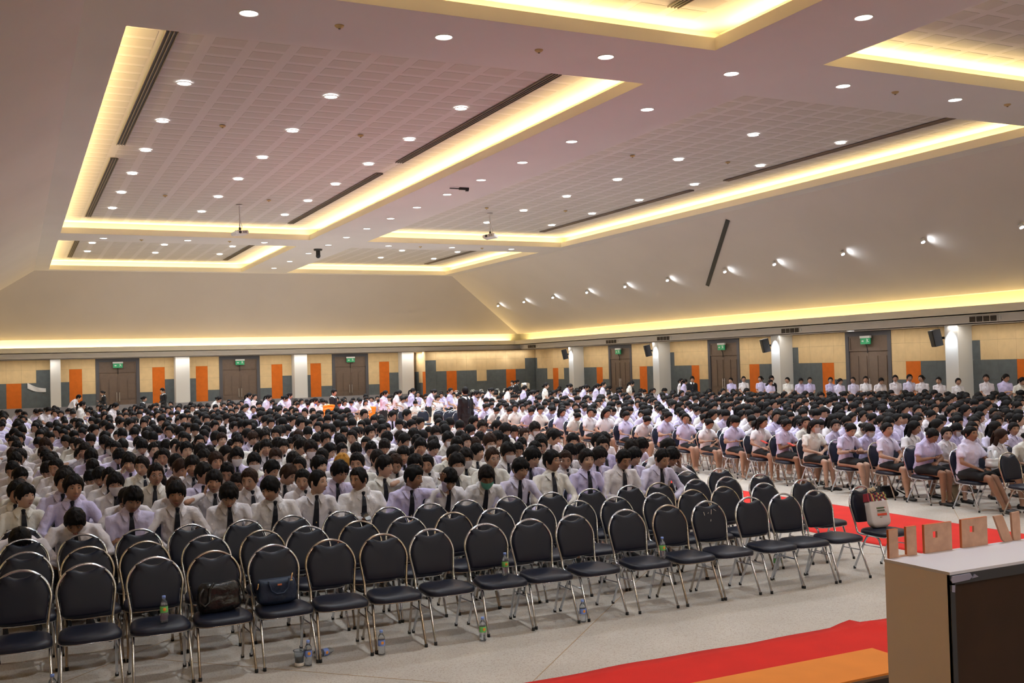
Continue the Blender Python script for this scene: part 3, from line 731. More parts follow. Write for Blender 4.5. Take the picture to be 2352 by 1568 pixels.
obj('scuff_marks', g.mesh('scuff_marks', MT['tissue']), scr, label='pale chalky scuff marks'); scr['label'] = 'navy banquet chair with pale scuff marks on its back, front row'
for i, x in enumerate(rows_dat[3]):
    lab = 'navy vinyl banquet chair, %s from the left in the fourth row' % ordn(i)
    chair(x, RY[3], R(rn.uniform(-4, 4)), lab, 'banquet chairs left of the red aisle carpet', 'chrome')
for r in (4, 5):
    for i, x in enumerate(XC): chair(x, RY[r], R(rn.uniform(-4, 4)), 'navy banquet chair under a seated man, %s from the left in the %s row' % (ordn(i), ordn(r)), 'banquet chairs left of the red aisle carpet', 'chrome', False)
# ------------------------------------------------------------------ people
def fwd(a): return Vector((0, -sin(a), cos(a)))
class Spine:
    def __init__(s, pel, lean, tx=0, scale=1):
        s.pts = [Vector(pel)+Vector((0, 0, 0))]; s.ang = [lean*.4]; s.d = .02; s.lean = lean; s.tx = tx; s.sc = scale
        t = 0
        while t < .64:
            a = lean*(.45+1.1*t/.5); t += s.d
            s.pts.append(s.pts[-1]+fwd(a)*s.d+Vector((sin(tx)*s.d, 0, 0))); s.ang.append(a)
    def at(s, t):
        k = t/s.d
        if k < 0: return s.pts[0]+fwd(s.ang[0])*t
        i = min(int(k), len(s.pts)-2); f = k-i
        return s.pts[i]*(1-f)+s.pts[i+1]*f
    def a(s, t): return s.ang[max(0, min(int(t/s.d), len(s.ang)-1))]
    def n(s, t): a = s.a(t); return Vector((0, -cos(a), -sin(a)))   # forward normal
def ik(S_, W, l1, l2, pole):
    d = W-S_; L = min(d.length, (l1+l2)*.995)
    dn = d.normalized(); a = (l1*l1-l2*l2+L*L)/(2*L); h = sqrt(max(0, l1*l1-a*a))
    pole = Vector(pole); p = (pole-dn*pole.dot(dn))
    p = p.normalized() if p.length > 1e-5 else Vector((0,0,-1))
    return S_+dn*a+p*h, S_+dn*L
SEC = {'m': [(-.07,.160,.120),(.05,.150,.118),(.18,.146,.112),(.30,.160,.118),(.39,.172,.112),(.455,.150,.092),(.505,.085,.070),(.54,.060,.058)],
       'f': [(-.07,.165,.115),(.03,.150,.112),(.15,.130,.098),(.27,.142,.118),(.35,.150,.115),(.43,.135,.085),(.48,.072,.060),(.515,.050,.050)]}
def remesh(gm, vox, smooth=3, ratio=None):
    me = gm.mesh('t', MT['skin']); o = bpy.data.objects.new('t', me); COL.objects.link(o)
    md = o.modifiers.new('r', 'REMESH'); md.mode = 'VOXEL'; md.voxel_size = vox
    if smooth: s = o.modifiers.new('s', 'SMOOTH'); s.iterations = smooth; s.factor = .5
    if ratio: q = o.modifiers.new('d', 'DECIMATE'); q.ratio = ratio
    dg = bpy.context.evaluated_depsgraph_get(); ev = o.evaluated_get(dg)
    out = bpy.data.meshes.new_from_object(ev); bpy.data.objects.remove(o); bpy.data.meshes.remove(me)
    n = len(out.vertices); v = np.empty(n*3); out.vertices.foreach_get('co', v)
    f = [tuple(p.vertices) for p in out.polygons]; bpy.data.meshes.remove(out)
    return v.reshape(-1, 3), f
def head_r(dx, dy, dz):
    """surface point of a head for a unit direction, centre at mid head, face towards -y"""
    x, y, z = .074*dx, .095*dy, .116*dz
    if z < 0:
        t = -z/.116; x *= 1-.26*t**1.6
        if y > 0: y *= 1-.50*t
        else: y *= 1-.05*t
    if y < 0:
        f = abs(dy); y = -.095*f**.82*(1-.06*max(0, z/.116))
        if z < 0: y *= 1-.05*(-z/.116)**2
    if y < -.03:
        y -= .021*exp(-(x/.011)**2-((z+.022)/.014)**2)+.013*exp(-(x/.008)**2-((z-.004)/.026)**2)+.007*exp(-(abs(x)-.012)**2/.00006-((z+.027)/.009)**2)
        y += .008*exp(-((abs(x)-.031)/.015)**2-((z-.013)/.011)**2)
        y -= .004*exp(-((abs(x)-.03)/.02)**2-((z-.034)/.009)**2)
        y -= .006*exp(-(x/.022)**2-((z+.060)/.010)**2)
        y -= .006*exp(-(x/.018)**2-((z+.100)/.014)**2)
        y -= .004*exp(-((abs(x)-.042)/.018)**2-((z+.022)/.02)**2)
    return x, y, z
def dirv(u, v): return sin(v)*sin(u), -sin(v)*cos(u), cos(v)
def warp(t): return t-.5*sin(t)
def head_geo(g, T, wide=1.0, lo=False):
    nu, nv = (24, 18) if lo else (44, 36)
    vs = []; fs = []
    for i in range(nv+1):
        v = pi*i/nv
        for j in range(nu):
            u = warp(2*pi*j/nu); p = head_r(*dirv(u, v)); vs.append(T @ Vector((p[0]*wide, p[1], p[2])))
    for i in range(nv):
        for j in range(nu):
            k = (j+1) % nu; fs.append((i*nu+j, i*nu+k, (i+1)*nu+k, (i+1)*nu+j))
    g.add(vs, fs, MT['skin'])
    # ears
    for s in (-1, 1):
        g.ball(T @ Vector((s*.076*wide, .012, -.004)), (.010, .018, .030), MT['skin'], 8, 6, T.to_3x3() @ Matrix.Rotation(s*.35, 3, 'Z'))
        if not lo:
            g.ball(T @ Vector((s*.080*wide, .008, -.002)), (.005, .009, .018), MT['lips'], 6, 5, T.to_3x3() @ Matrix.Rotation(s*.35, 3, 'Z'))
    R3 = T.to_3x3()
    for s in (-1, 1):
        yy = head_r(*Vector((s*.32, -.93, .11)).normalized())[1]
        if not lo: g.ball(T @ Vector((s*.031, -.0785, .0125)), (.0135, .010, .0058), MT['eyew'], 10, 6, R3)
        g.ball(T @ Vector((s*.0305, -.0815, .0125)), (.0066, .0085, .0056), MT['eyeb'], 8, 6, R3)
        g.tube([T @ Vector((s*x, y, z)) for x, y, z in [(.014, -.088, .034), (.03, -.0885, .039), (.046, -.078, .034)]], [(.0022, .003), (.0036, .003), (.0015, .002)], 6, MT['eyeb'], R3 @ Vector((0, 0, 1)))
        if not lo: g.tube([T @ Vector((s*x, y, z)) for x, y, z in [(.017, -.0835, .0155), (.031, -.0895, .0192), (.046, -.0795, .0160)]], .0019, 5, MT['eyeb'])
    for z, h in ((-.0565, .0034), (-.0645, .0042)):
        g.ball(T @ Vector((0, -.0905, z)), (.0205, .0075, h), MT['lips'], 10, 6, R3)
def hair_geo(T, style, seed, wide=1.0, lo=False):
    g = G(); rs = random.Random(seed); ph = [rs.uniform(0, 6) for _ in range(8)]
    nu, nv = (26, 10) if lo else (60, 16)
    male = style[0] == 'm'
    fringe = {'m1': 69, 'm2': 61, 'm3': 54, 'm4': 66, 'f1': 57, 'f2': 56, 'f3': 76, 'f4': 56}[style]
    thick = {'m1': .019, 'm2': .020, 'm3': .011, 'm4': .023, 'f1': .014, 'f2': .015, 'f3': .018, 'f4': .017}[style]
    def vb(u):
        a = abs((u+pi) % (2*pi)-pi); d = math.degrees(a)
        if male:
            pts = [(0, fringe), (28, fringe+3), (42, fringe+ (10 if style in('m1','m4') else 4)), (58, 84), (72, 104), (84, 98), (96, 84), (110, 104), (135, 118), (180, 122)]
        else:
            pts = [(0, fringe), (30, fringe+3), (46, 66 if style != 'f3' else 80), (60, 82), (75, 100), (95, 108), (115, 118), (180, 128)]
        for (a0, b0), (a1, b1) in zip(pts, pts[1:]):
            if d <= a1: r = b0+(b1-b0)*(d-a0)/(a1-a0); break
        j = (3.2 if male else 1.0)*(noise.noise(Vector((cos(u)*5+ph[0], sin(u)*5, ph[1])))*1.6+.7*noise.noise(Vector((cos(u)*16, sin(u)*16+ph[2], ph[3]))))
        if style in ('m1', 'm4') and d < 50: j *= 1.8
        return R(r+j)
    vs = []; fs = []; rings = nv+1+2
    for i in range(rings):
        for j in range(nu):
            u = warp(2*pi*j/nu) if not lo else 2*pi*j/nu; V_ = vb(u)
            if i <= nv: s = i/nv; v = V_*s; sh = 0
            else: v = V_+R(1.0 if i == nv+1 else 0); sh = i-nv
            dx, dy, dz = dirv(u, v); p = Vector(head_r(dx, dy, dz)); p.x *= wide
            if p.y < -.06: p.y = max(p.y, -.093)
            top = max(0, cos(v))
            th = thick*(.55+.6*top)+(.004 if male else 0)
            if not male: th = thick*(.8+.3*top)
            edge = 1-max(0, (i/nv-.8)/.2)*.35 if i <= nv else .5
            if male and style != 'm3' and abs((u+pi) % (2*pi)-pi) < .9: th += .006*max(0, 1-abs(v-R(60))/R(25))
            nn = noise.noise(Vector((dx*4+ph[4], dy*4, dz*4+ph[5])))*.008*(1 if male else .5)
            st = noise.noise(Vector((cos(u)*14+ph[6], sin(u)*14, v*1.5)))*.004*(1 if male else .6)
            n = Vector((dx, dy, dz)).normalized()
            if sh == 0: q = p+n*((th+nn+st)*edge)
            elif sh == 1: q = p+n*.002
            else: q = p*.9
            vs.append(T @ q)
    for i in range(rings-1):
        for j in range(nu):
            k = (j+1) % nu; fs.append((i*nu+j, i*nu+k, (i+1)*nu+k, (i+1)*nu+j))
    g.add(vs, fs, MT['hair'])
    R3 = T.to_3x3()
    if style in ('f1', 'f3'):      # bun
        vs, fs = [], []
        c = Vector((0, .112, .02 if rs.random() < .5 else -.02)); a, b = (14, 9)
        for i in range(b+1):
            v = pi*i/b
            for j in range(a):
                u = 2*pi*j/a; d = Vector((sin(v)*cos(u), sin(v)*sin(u), cos(v))); q = d*(.046+.012*noise.noise(d*3+Vector((ph[0], ph[1], 0)))); vs.append(T @ (c+q))
        for i in range(b):
            for j in range(a): k = (j+1) % a; fs.append((i*a+j, (i+1)*a+j, (i+1)*a+k, i*a+k))
        g.add(vs, fs, MT['hair'])
    if style == 'f2': g.tube([T @ Vector(p) for p in [(0, .10, .02), (0, .135, -.02), (.01, .135, -.09), (.015, .12, -.17), (.02, .11, -.23)]], [.018, .030, .034, .028, .010], 8, MT['hair'])
    if style == 'f4':              # loose hair to the shoulders
        for s in (-1, 1): g.tube([T @ Vector(p) for p in [(s*.066, .02, .04), (s*.080, .030, -.04), (s*.078, .035, -.12), (s*.070, .04, -.19)]], [(.014, .035), (.017, .045), (.017, .042), (.008, .02)], 8, MT['hair'])
        g.tube([T @ Vector(p) for p in [(0, .09, .03), (0, .10, -.08), (0, .09, -.20)]], [(.06, .02), (.075, .025), (.055, .015)], 10, MT['hair'])
    return g
def hand_geo(g, wpos, dirn, palm_n, side, curl=.5, lo=False):
    """palm, four separate bent fingers and a thumb that leaves the side of the palm"""
    d = dirn.normalized(); n = (palm_n-d*palm_n.dot(d)).normalized(); x = d.cross(n)*side
    pc = wpos+d*.045
    g.tube([wpos-d*.01, wpos+d*.02, wpos+d*.055, wpos+d*.085], [(.024, .018), (.034, .016), (.041, .015), (.036, .012)], 8, MT['skin'], x)
    if lo: g.tube([wpos+d*.08, wpos+d*.125+n*.02, wpos+d*.14+n*.045], [(.034, .011), (.03, .010), (.02, .008)], 8, MT['skin'], x); return
    for k, (ox, L) in enumerate([(-.030, .070), (-.010, .080), (.010, .075), (.029, .058)]):
        b = wpos+d*.082+x*ox; c1, c2 = curl*.7, curl*1.6
        p1 = b+(d*cos(c1)+n*sin(c1))*L*.45; p2 = p1+(d*cos(c2)+n*sin(c2))*L*.32; p3 = p2+(d*cos(c2+.5)+n*sin(c2+.5))*L*.22
        g.tube([b-d*.02, b, p1, p2, p3], [.0085, .0088, .0082, .0074, .006], 7, MT['skin'])
    b = wpos+d*.030-x*.030; p1 = b+(d*.6-x*.7+n*.35).normalized()*.032; p2 = p1+(d*.9-x*.15+n*.4).normalized()*.028
    g.tube([b+x*.012, b, p1, p2], [.012, .012, .0098, .0078], 7, MT['skin'])
def shirt_noise(v, amp, seed):
    out = []
    for p in v:
        q = Vector((p[0]*8+seed, p[1]*8, p[2]*6+p[0]*4)); q2 = Vector((p[0]*17, p[1]*17+seed, p[2]*11-p[0]*6))
        r = (.55-abs(noise.noise(q))*2.6)*.75+(.5-abs(noise.noise(q2))*2.4)*.25
        out.append(r*amp)
    return out
def person_parts(sex='m', lean=12, tx=0, yaw=0, pitch=15, roll=0, hair='m1', arms=('lap', 'lap'), fat=1.0, seed=1, stand=False, suit=False, mask=None,
                 glasses=False, phone=False, legs=0, lo=False, vox=.015, tall=0, smile=False):
    rs = random.Random(seed); res = {}
    pel = Vector((0, -.205, .515+tall*.3)) if not stand else Vector((0, 0, .90+tall))
    sp = Spine(pel, R(lean), R(tx)); male = sex == 'm'; sec = SEC[sex]
    sh_t = .455 if male else .425; sh_w = (.175 if male else .150)*(.6+.4*fat)
    nt = .53 if male else .488
    # head transform
    na = sp.a(.5); npos = sp.at(nt)
    neckdir = fwd(na*.75+R(pitch)*.35); hb = npos+neckdir*.030
    T = Matrix.Translation(hb) @ Matrix.Rotation(R(yaw), 4, 'Z') @ Matrix.Rotation(R(roll), 4, 'Y') @ Matrix.Rotation(R(pitch), 4, 'X') @ Matrix.Translation(Vector((0, -.030, .098))) @ Matrix.Scale(1.09 if male else 1.06, 4) @ (Matrix.Identity(4) if male else Matrix.Scale(.93, 4, Vector((0, 0, 1))))
    # --- arms
    A_ = []
    for s, st in zip((-1, 1), arms):
        S_ = sp.at(sh_t)+Vector((s*sh_w, 0, 0))
        l1, l2 = (.285, .25) if male else (.265, .235)
        base = {'lap': (s*.055, -.44, .655), 'thigh': (s*.12, -.50, .64), 'cross': (-s*.06, -.36, .74), 'phone': (s*.05, -.43, .73), 'knee': (s*.10, -.56, .64),
                'side': (s*.20, -.16, .62), 'face': None, 'ext': (s*.36, -.52, 1.08), 'clasp': (s*.04, -.46, .66)}[st]
        if st == 'face': W_ = (T @ Vector((s*.10, -.06, -.02)))+Vector((0, -.02, -.10))
        else: W_ = Vector(base)
        if stand and st != 'face':
            W_ = {'lap': Vector((s*.05, -.22, 1.0)), 'clasp': Vector((s*.04, -.21, .98)), 'phone': Vector((s*.05, -.28, 1.1)), 'side': Vector((s*.23, -.02, .80)), 'ext': Vector((s*.2, -.50, 1.12)),
                  'cross': Vector((-s*.05, -.2, 1.12)), 'thigh': Vector((s*.2, -.12, .82)), 'knee': Vector((s*.2, -.12, .82))}[st]
            if st == 'ext': W_ = Vector((s*.16, -.5, 1.05))
        if lean > 28 and st in ('lap', 'thigh', 'knee', 'phone') and not stand: W_ = W_+Vector((0, -.10-.002*(lean-28), .0))
        E_, W2 = ik(S_, W_, l1, l2, (s*.95, .15, -.55) if not stand else (s*.6, .8, -.4))
        A_.append((s, S_, E_, W2))
    # --- skin
    gb = G(); k = .93
    tor = [(sp.at(t), (a*.80*fat, b*.80*fat)) if t < .5 else (sp.at(t), (a*.9, b*.9)) for t, a, b in sec]
    gb.tube([p for p, _ in tor], [r for _, r in tor], 12)
    gb.tube([sp.at(nt-.06), npos, hb+neckdir*.02, T @ Vector((0, .012, -.05))], [.056, .051 if male else .044, .050 if male else .043, .05], 10)
    for (s, S_, E_, W_) in A_:
        gb.tube([S_-Vector((s*.07, 0, .01)), S_-Vector((0, 0, .01)), E_], [.036, .038, .034], 8); gb.tube([E_, E_.lerp(W_, .35), W_], [.037, .037 if male else .034, .024], 8)
    hipz = pel.z-.02
    if not stand:
        lx = [.10, .10]; kn = []
        for s, i in ((-1, 0), (1, 1)):
            kx = s*(.13 if male else .065); K = Vector((kx, -.65, .495)); An = Vector((s*(.13 if male else .06)+(rs.uniform(-.03, .03)), -.60-.10*rs.random(), .085))
            if legs == 1 and not male: K = K+Vector((-s*.02, 0, .03 if s > 0 else 0)); An = Vector((-s*.06, -.72, .09)) if s > 0 else Vector((s*.02, -.68, .09))
            if legs == 2: An = Vector((s*.05, -.88, .10))
            kn.append((s, Vector((s*.095, -.20, .51)), K, An))
    else:
        kn = []
        for s in (-1, 1): kn.append((s, Vector((s*.09, 0, .9)), Vector((s*.085, -.02, .49)), Vector((s*.08, .02, .09))))
    for (s, H_, K, An) in kn:
        gb.tube([H_, H_.lerp(K, .5), K], [.078*fat, .070*fat, .055], 8); gb.tube([K, K.lerp(An, .3), K.lerp(An, .6), An], [.054, .056, .044, .033], 8)
        gb.tube([An+Vector((0, .02, -.04)), An+Vector((0, -.06, -.055)), An+Vector((0, -.13, -.065))], [(.034, .03), (.04, .024), (.036, .014)], 8)
    bv, bf = remesh(gb, vox*(1.0), 2)
    g = G(); g.add(bv, bf, MT['skin'])
    head_geo(g, T, .94+.10*fat, lo)
    for (s, S_, E_, W_) in A_:
        fd = (W_-E_).normalized(); st = arms[0 if s < 0 else 1]
        if st == 'face': hand_geo(g, W_, Vector((-s*.25, .1, 1)), Vector((-s, 0, 0)), s, .5, lo)
        elif st == 'ext': hand_geo(g, W_, fd+Vector((0, 0, .25)), Vector((0, 0, -1)), s, .15, lo)
        else: hand_geo(g, W_, (fd+Vector((-s*.5, -.1, -.25))), Vector((0, .35, -1)) if st != 'phone' else Vector((-s*.4, 0, 1)), s, .55, lo)
    res['body'] = angsmooth(g.mesh('body'), 60)
    # --- hair
    res['hair'] = angsmooth(hair_geo(T, hair, seed, .94+.10*fat, lo).mesh('hair'), 70)
    # --- shirt
    gs = G()
    grow = .004
    tor = [(sp.at(t), ((a+grow)*fat, (b+grow)*fat)) for t, a, b in sec[:-1]]
    if not male: tor[0] = (sp.at(-.02), ((.150+grow)*fat, (.112+grow)*fat))
    if suit: tor[0] = (sp.at(-.16), (.17, .125))
    gs.tube([p for p, _ in tor], [r for _, r in tor], 14)
    for (s, S_, E_, W_) in A_:
        if male or suit:
            gs.tube([S_-Vector((s*.07, 0, -.004)), S_-Vector((0, 0, .004)), S_.lerp(E_, .5), E_, E_.lerp(W_, .5), W_-(W_-E_).normalized()*.01], [.056, .060*(.5+.5*fat), .057*(.5+.5*fat), .050, .047, .036], 10)
        else:
            q = S_.lerp(E_, .72); gs.tube([S_-Vector((s*.06, 0, -.004)), S_-Vector((0, 0, .004)), S_.lerp(E_, .4), q], [.052, .056, .056*(.6+.4*fat), .057*(.6+.4*fat)], 10, round_=False)
    sv, sf = remesh(gs, vox*1.0, 3)
    amp = .006 if lo else .0135
    me0 = bpy.data.meshes.new('t'); me0.from_pydata([tuple(p) for p in sv], [], sf); me0.update()
    nn = np.empty(len(sv)*3); me0.vertices.foreach_get('normal', nn); nn = nn.reshape(-1, 3); bpy.data.meshes.remove(me0)
    dsp = shirt_noise(sv, amp, seed*1.7); sv = sv+nn*np.array(dsp)[:, None]
    g = G(); smat = MT['cloth'] if suit else MT['shirt']; g.add(sv, sf, smat)
    # collar band with two points
    C0 = sp.at(nt-.022); fa = sp.a(.48); up_ = fwd(fa*.8); fw = Vector((0, -up_.z, up_.y)); rx = Vector((1, 0, 0))
    r0 = .060 if male else .052
    for s in (-1, 1):
        vs = []; n = 9
        for i in range(n+1):
            th = (R(8) if male else R(14))+(pi-R(8))*i/n; dirh = rx*(s*sin(th))+fw*cos(th)
            pt = max(0, 1-th/R(58))
            topp = C0+dirh*(r0+.004)+up_*(.034-.010*cos(th)*.6)
            out = C0+dirh*(r0+.044+.026*pt)+up_*(-.002-.066*pt)+rx*(s*.034*pt)
            inn = C0+dirh*(r0-.002)+up_*(-.004)
            vs += [inn, topp, out, out-up_*.004-dirh*.004]
        fs = []
        for i in range(n):
            a, b = i*4, (i+1)*4
            for q in range(3): fs.append((a+q, a+q+1, b+q+1, b+q) if s > 0 else (b+q, b+q+1, a+q+1, a+q))
        g.add(vs, fs, MT['shirt'])
    res['suit' if suit else ('shirt' if male else 'blouse')] = angsmooth(g.mesh('shirt', fix=False), 60)
    # --- tie
    if male:
        g = G(); pts = []
        def front(t):
            b = np.interp(t, [q[0] for q in sec], [q[2] for q in sec]); return sp.at(t)+sp.n(t)*((b+grow)*fat+.015)
        kn_ = C0+fw*(r0+.018)+up_*.006
        g.tube([kn_+up_*.014, kn_-up_*.022], [(.023, .014), (.014, .012)], 8, MT['tie'])
        ts = [.47, .40, .32, .24, .16, .09]; ws = [.020, .026, .030, .034, .038, .038]
        P_ = [kn_-up_*.015]+[front(t) for t in ts]; W2 = [.011]+ws; P_.append(front(.05)); W2.append(.002)
        vs = []; sw = rs.uniform(-.02, .02)
        for i, (p, w_) in enumerate(zip(P_, W2)):
            off = Vector((sw*i/6, 0, 0)); nrm_ = sp.n(.3)
            vs += [p+off-rx*w_, p+off+rx*w_, p+off+rx*w_-nrm_*.008, p+off-rx*w_-nrm_*.008]
        fs = []
        for i in range(len(P_)-1):
            for q in range(4): r2 = (q+1) % 4; fs.append((i*4+q, i*4+r2, i*4+4+r2, i*4+4+q))
        g.add(vs, fs, MT['tie'])
        if not lo: g.ball(P_[4]+Vector((sw*.5, 0, 0))+sp.n(.3)*.003, (.007, .004, .009), MT['gold'], 8, 6)
        res['tie'] = g.mesh('tie')
    # --- trousers or skirt, shoes
    gt = G()
    if male:
        gt.tube([sp.at(.03), sp.at(-.03), pel+Vector((0, 0, -.05))], [(.162*fat, .122*fat), (.17*fat, .13*fat), (.16, .12)], 12)
        for (s, H_, K, An) in kn: gt.tube([H_, H_.lerp(K, .5), K, K.lerp(An, .5), An+Vector((0, 0, .02))], [.092*fat, .085*fat, .068, .060, .055], 10, round_=False)
    else:
        if not stand:
            gt.tube([sp.at(.06), sp.at(.0), Vector((0, -.21, .525)), Vector((0, -.34, .535)), Vector((0, -.60, .515))], [(.140*fat, .108*fat), (.158*fat, .118*fat), (.178*fat, .095*fat), (.172*fat, .088*fat), (.135*fat, .080)], 14, round_=False)
        else:
            gt.tube([sp.at(.06), sp.at(-.02), Vector((0, 0, .78)), Vector((0, 0, .50))], [(.138*fat, .105*fat), (.168*fat, .125*fat), (.172*fat, .13*fat), (.150, .12)], 14, round_=False)
    tv, tf = remesh(gt, vox*1.25, 2)
    g = G(); g.add(tv, tf, MT['cloth'])
    if not male: 
        w1 = sp.at(.055); g.tube([w1-sp.at(.055)*0, w1+(sp.at(.09)-w1)*.6], [(.143*fat, .111*fat), (.140*fat, .108*fat)], 14, MT['leather'], round_=False)
    res['trousers' if male else 'skirt'] = angsmooth(g.mesh('lower'), 60)
    res['_shoes'] = []
    for (s, H_, K, An) in kn:
        g = G(); a = An+Vector((0, 0, -.085+.0)); z = An.z-.085
        g.tube([a+Vector((0, .055, .035)), a+Vector((0, -.0, .036)), a+Vector((0, -.09, .028)), a+Vector((0, -.175, .022))], [(.034, .032), (.038, .034 if male else .022), (.042, .026), (.030, .018)], 10, MT['shoe'])
        if not male: g.tube([a+Vector((0, .06, .04)), a+Vector((0, .065, .003))], [.022, .014], 8, MT['shoe'], round_=False)
        res['_shoes'].append(g.mesh('shoe', smooth=True))
    def shell(u0, u1, v0, v1, off, m, nm):
        g = G(); vs = []; fs = []; nu, nv = 12, 8
        for i in range(nv+1):
            for j in range(nu+1):
                u = u0+(u1-u0)*j/nu; v = v0+(v1-v0)*i/nv; p = Vector(head_r(*dirv(u, v))); p.x *= .94+.10*fat
                d = Vector(dirv(u, v)); b = sin(pi*i/nv)*.006*cos(u); q = p+d*(off+b); q.y = min(q.y, -.113*cos(u*.75)*(1-.25*(i/nv)**3))
                
                vs.append(T @ q)
        for i in range(nv):
            for j in range(nu): a = i*(nu+1)+j; fs.append((a, a+1, a+nu+2, a+nu+1))
        g.add(vs, fs, m)
        for s in (-1, 1):
            g.tube([T @ Vector((s*.062, -.045, -.01)), T @ Vector((s*.076, .0, .012))], .0012, 4, m); g.tube([T @ Vector((s*.055, -.045, -.055)), T @ Vector((s*.076, .0, -.015))], .0012, 4, m)
        me = g.mesh(nm, smooth=True); return me
    if mask: res['face_mask'] = shell(R(-58), R(58), R(90), R(158), .005, MT[mask], 'face_mask')
    if glasses:
        g = G()
        for s in (-1, 1):
            pts = [T @ Vector((s*.032+.021*cos(a), -.104, .010+.018*sin(a))) for a in [2*pi*i/14 for i in range(15)]]
            g.tube(pts, .0014, 5, MT['steel'], round_=False); g.tube([T @ Vector((s*.053, -.102, .014)), T @ Vector((s*.078, .01, .012))], .0013, 5, MT['steel'])
        g.tube([T @ Vector((-.011, -.104, .012)), T @ Vector((.011, -.104, .012))], .0013, 5, MT['steel'])
        res['glasses'] = g.mesh('glasses', smooth=True)
    res['_hands'] = [a[3] for a in A_]; res['_T'] = T
    return res
# ------------------------------------------------------------------ people: templates and placement
LILAC = [(.66,.60,.88), (.71,.65,.89), (.75,.70,.89)]; WHITE = [(.83,.77,.79), (.82,.78,.82), (.85,.81,.82)]; CREAM = [(.86,.82,.76), (.84,.81,.74)]
SK = [(.45,.245,.16), (.51,.30,.205), (.39,.205,.13), (.32,.16,.095), (.56,.35,.255)]
HC = [(.007,.0055,.0055), (.009,.007,.0065), (.006,.005,.005), (.012,.008,.007), (.030,.015,.010)]
def place(tp, x, y, rz, label, group, shirt, skin, hairc, sc=1.0, feet=True):
    r = thing('person', label, 'person', (x, y, 0), rz, group); r.scale = (sc, sc, sc)
    for k, me in tp.items():
        if k == '_shoes' and feet:
            for q in me: obj('shoe', q, r)
        if k[0] == '_': continue
        col = {'body': skin, 'hair': hairc, 'shirt': shirt, 'blouse': shirt}.get(k)
        o = obj(k, me, r, color=col if col else (1, 1, 1))
    return r
pr = random.Random(11)
# front row of men, seat by seat: x, template parameters, colours, description
FM = [
 (.03, dict(lean=52, pitch=48, hair='m2', arms=('knee','knee'), fat=1.0, seed=21), WHITE[0], 2, 'man doubled over with his head below the chair backs, white shirt, first seated row'),
 (.52, dict(lean=36, pitch=44, yaw=-8, hair='m2', arms=('knee','knee'), fat=1.22, seed=22), WHITE[0], 3, 'heavy-set man in white shirt bowing his head down, second in the first seated row'),
 (1.03, dict(lean=14, pitch=20, yaw=4, roll=6, hair='m1', arms=('cross','cross'), fat=1.08, seed=23), LILAC[1], 2, 'man in lilac shirt with mop hair and folded arms in the first seated row'),
 (1.50, dict(lean=12, pitch=8, yaw=-8, hair='m1', arms=('thigh','thigh'), fat=.95, seed=24), WHITE[0], 2, 'slim man in white shirt looking at the camera, first seated row'),
 (2.02, dict(lean=16, pitch=34, yaw=-8, hair='m4', arms=('cross','lap'), fat=1.0, seed=25), WHITE[1], 1, 'man in white shirt looking into his lap, fifth in the first seated row'),
 (2.50, dict(lean=15, pitch=18, yaw=-45, hair='m1', arms=('lap','lap'), fat=1.15, seed=26), WHITE[2], 1, 'broad man in white shirt looking down to his right, first seated row'),
 (2.98, dict(lean=10, pitch=2, yaw=42, hair='m3', arms=('lap','lap'), fat=.95, seed=27), WHITE[1], 4, 'smiling man with short hair turned sideways, pale shirt, first seated row'),
 (3.50, dict(lean=10, pitch=6, yaw=-58, hair='m3', arms=('phone','lap'), fat=1.25, seed=28, phone=True), WHITE[2], 2, 'heavy-set smiling man in white shirt holding a phone, first seated row'),
 (4.05, dict(lean=16, pitch=10, yaw=38, hair='m2', arms=('lap','ext'), fat=1.08, seed=29), LILAC[0], 2, 'man in lilac shirt holding his hand out flat, first seated row'),
 (4.50, dict(lean=18, pitch=36, yaw=-12, hair='m1', arms=('lap','lap'), fat=.92, seed=30), WHITE[1], 1, 'man in white shirt with bowed mop-haired head beside the outstretched hand'),
 (5.00, dict(lean=20, pitch=34, yaw=-12, hair='m2', arms=('lap','lap'), fat=.98, seed=31, mask='mask_g'), WHITE[2], 3, 'man wearing a green face mask and white shirt in the first seated row'),
 (5.45, dict(lean=14, pitch=14, yaw=8, hair='m1', arms=('thigh','thigh'), fat=.92, seed=32), LILAC[2], 1, 'man in lilac shirt with loosened tie beside the green face mask'),
 (5.95, dict(lean=4, pitch=-4, yaw=30, hair='m2', arms=('thigh','thigh'), fat=1.05, seed=33, glasses=True, tall=.06), CREAM[0], 0, 'tall man with glasses in a cream shirt looking sideways, first seated row'),
 (6.42, dict(lean=6, pitch=0, yaw=-6, hair='m2', arms=('lap','lap'), fat=.95, seed=34, tall=.03), LILAC[0], 4, 'man in lilac shirt staring ahead next to the man with glasses'),
 (6.92, dict(lean=8, pitch=24, yaw=0, hair='m3', arms=('lap','phone'), fat=1.15, seed=35, tall=.05), WHITE[0], 0, 'stocky man in pinkish white shirt looking down near the right end, first seated row'),
 (7.50, dict(lean=12, pitch=24, yaw=6, hair='m3', arms=('thigh','thigh'), fat=1.0, seed=36), LILAC[2], 1, 'man with cropped hair in pale lilac shirt, right end of the first seated row'),
]
SMG = 'seated men in shirts and dark ties'; SWG = 'seated women in short-sleeved blouses'
taken = set(); first = 0
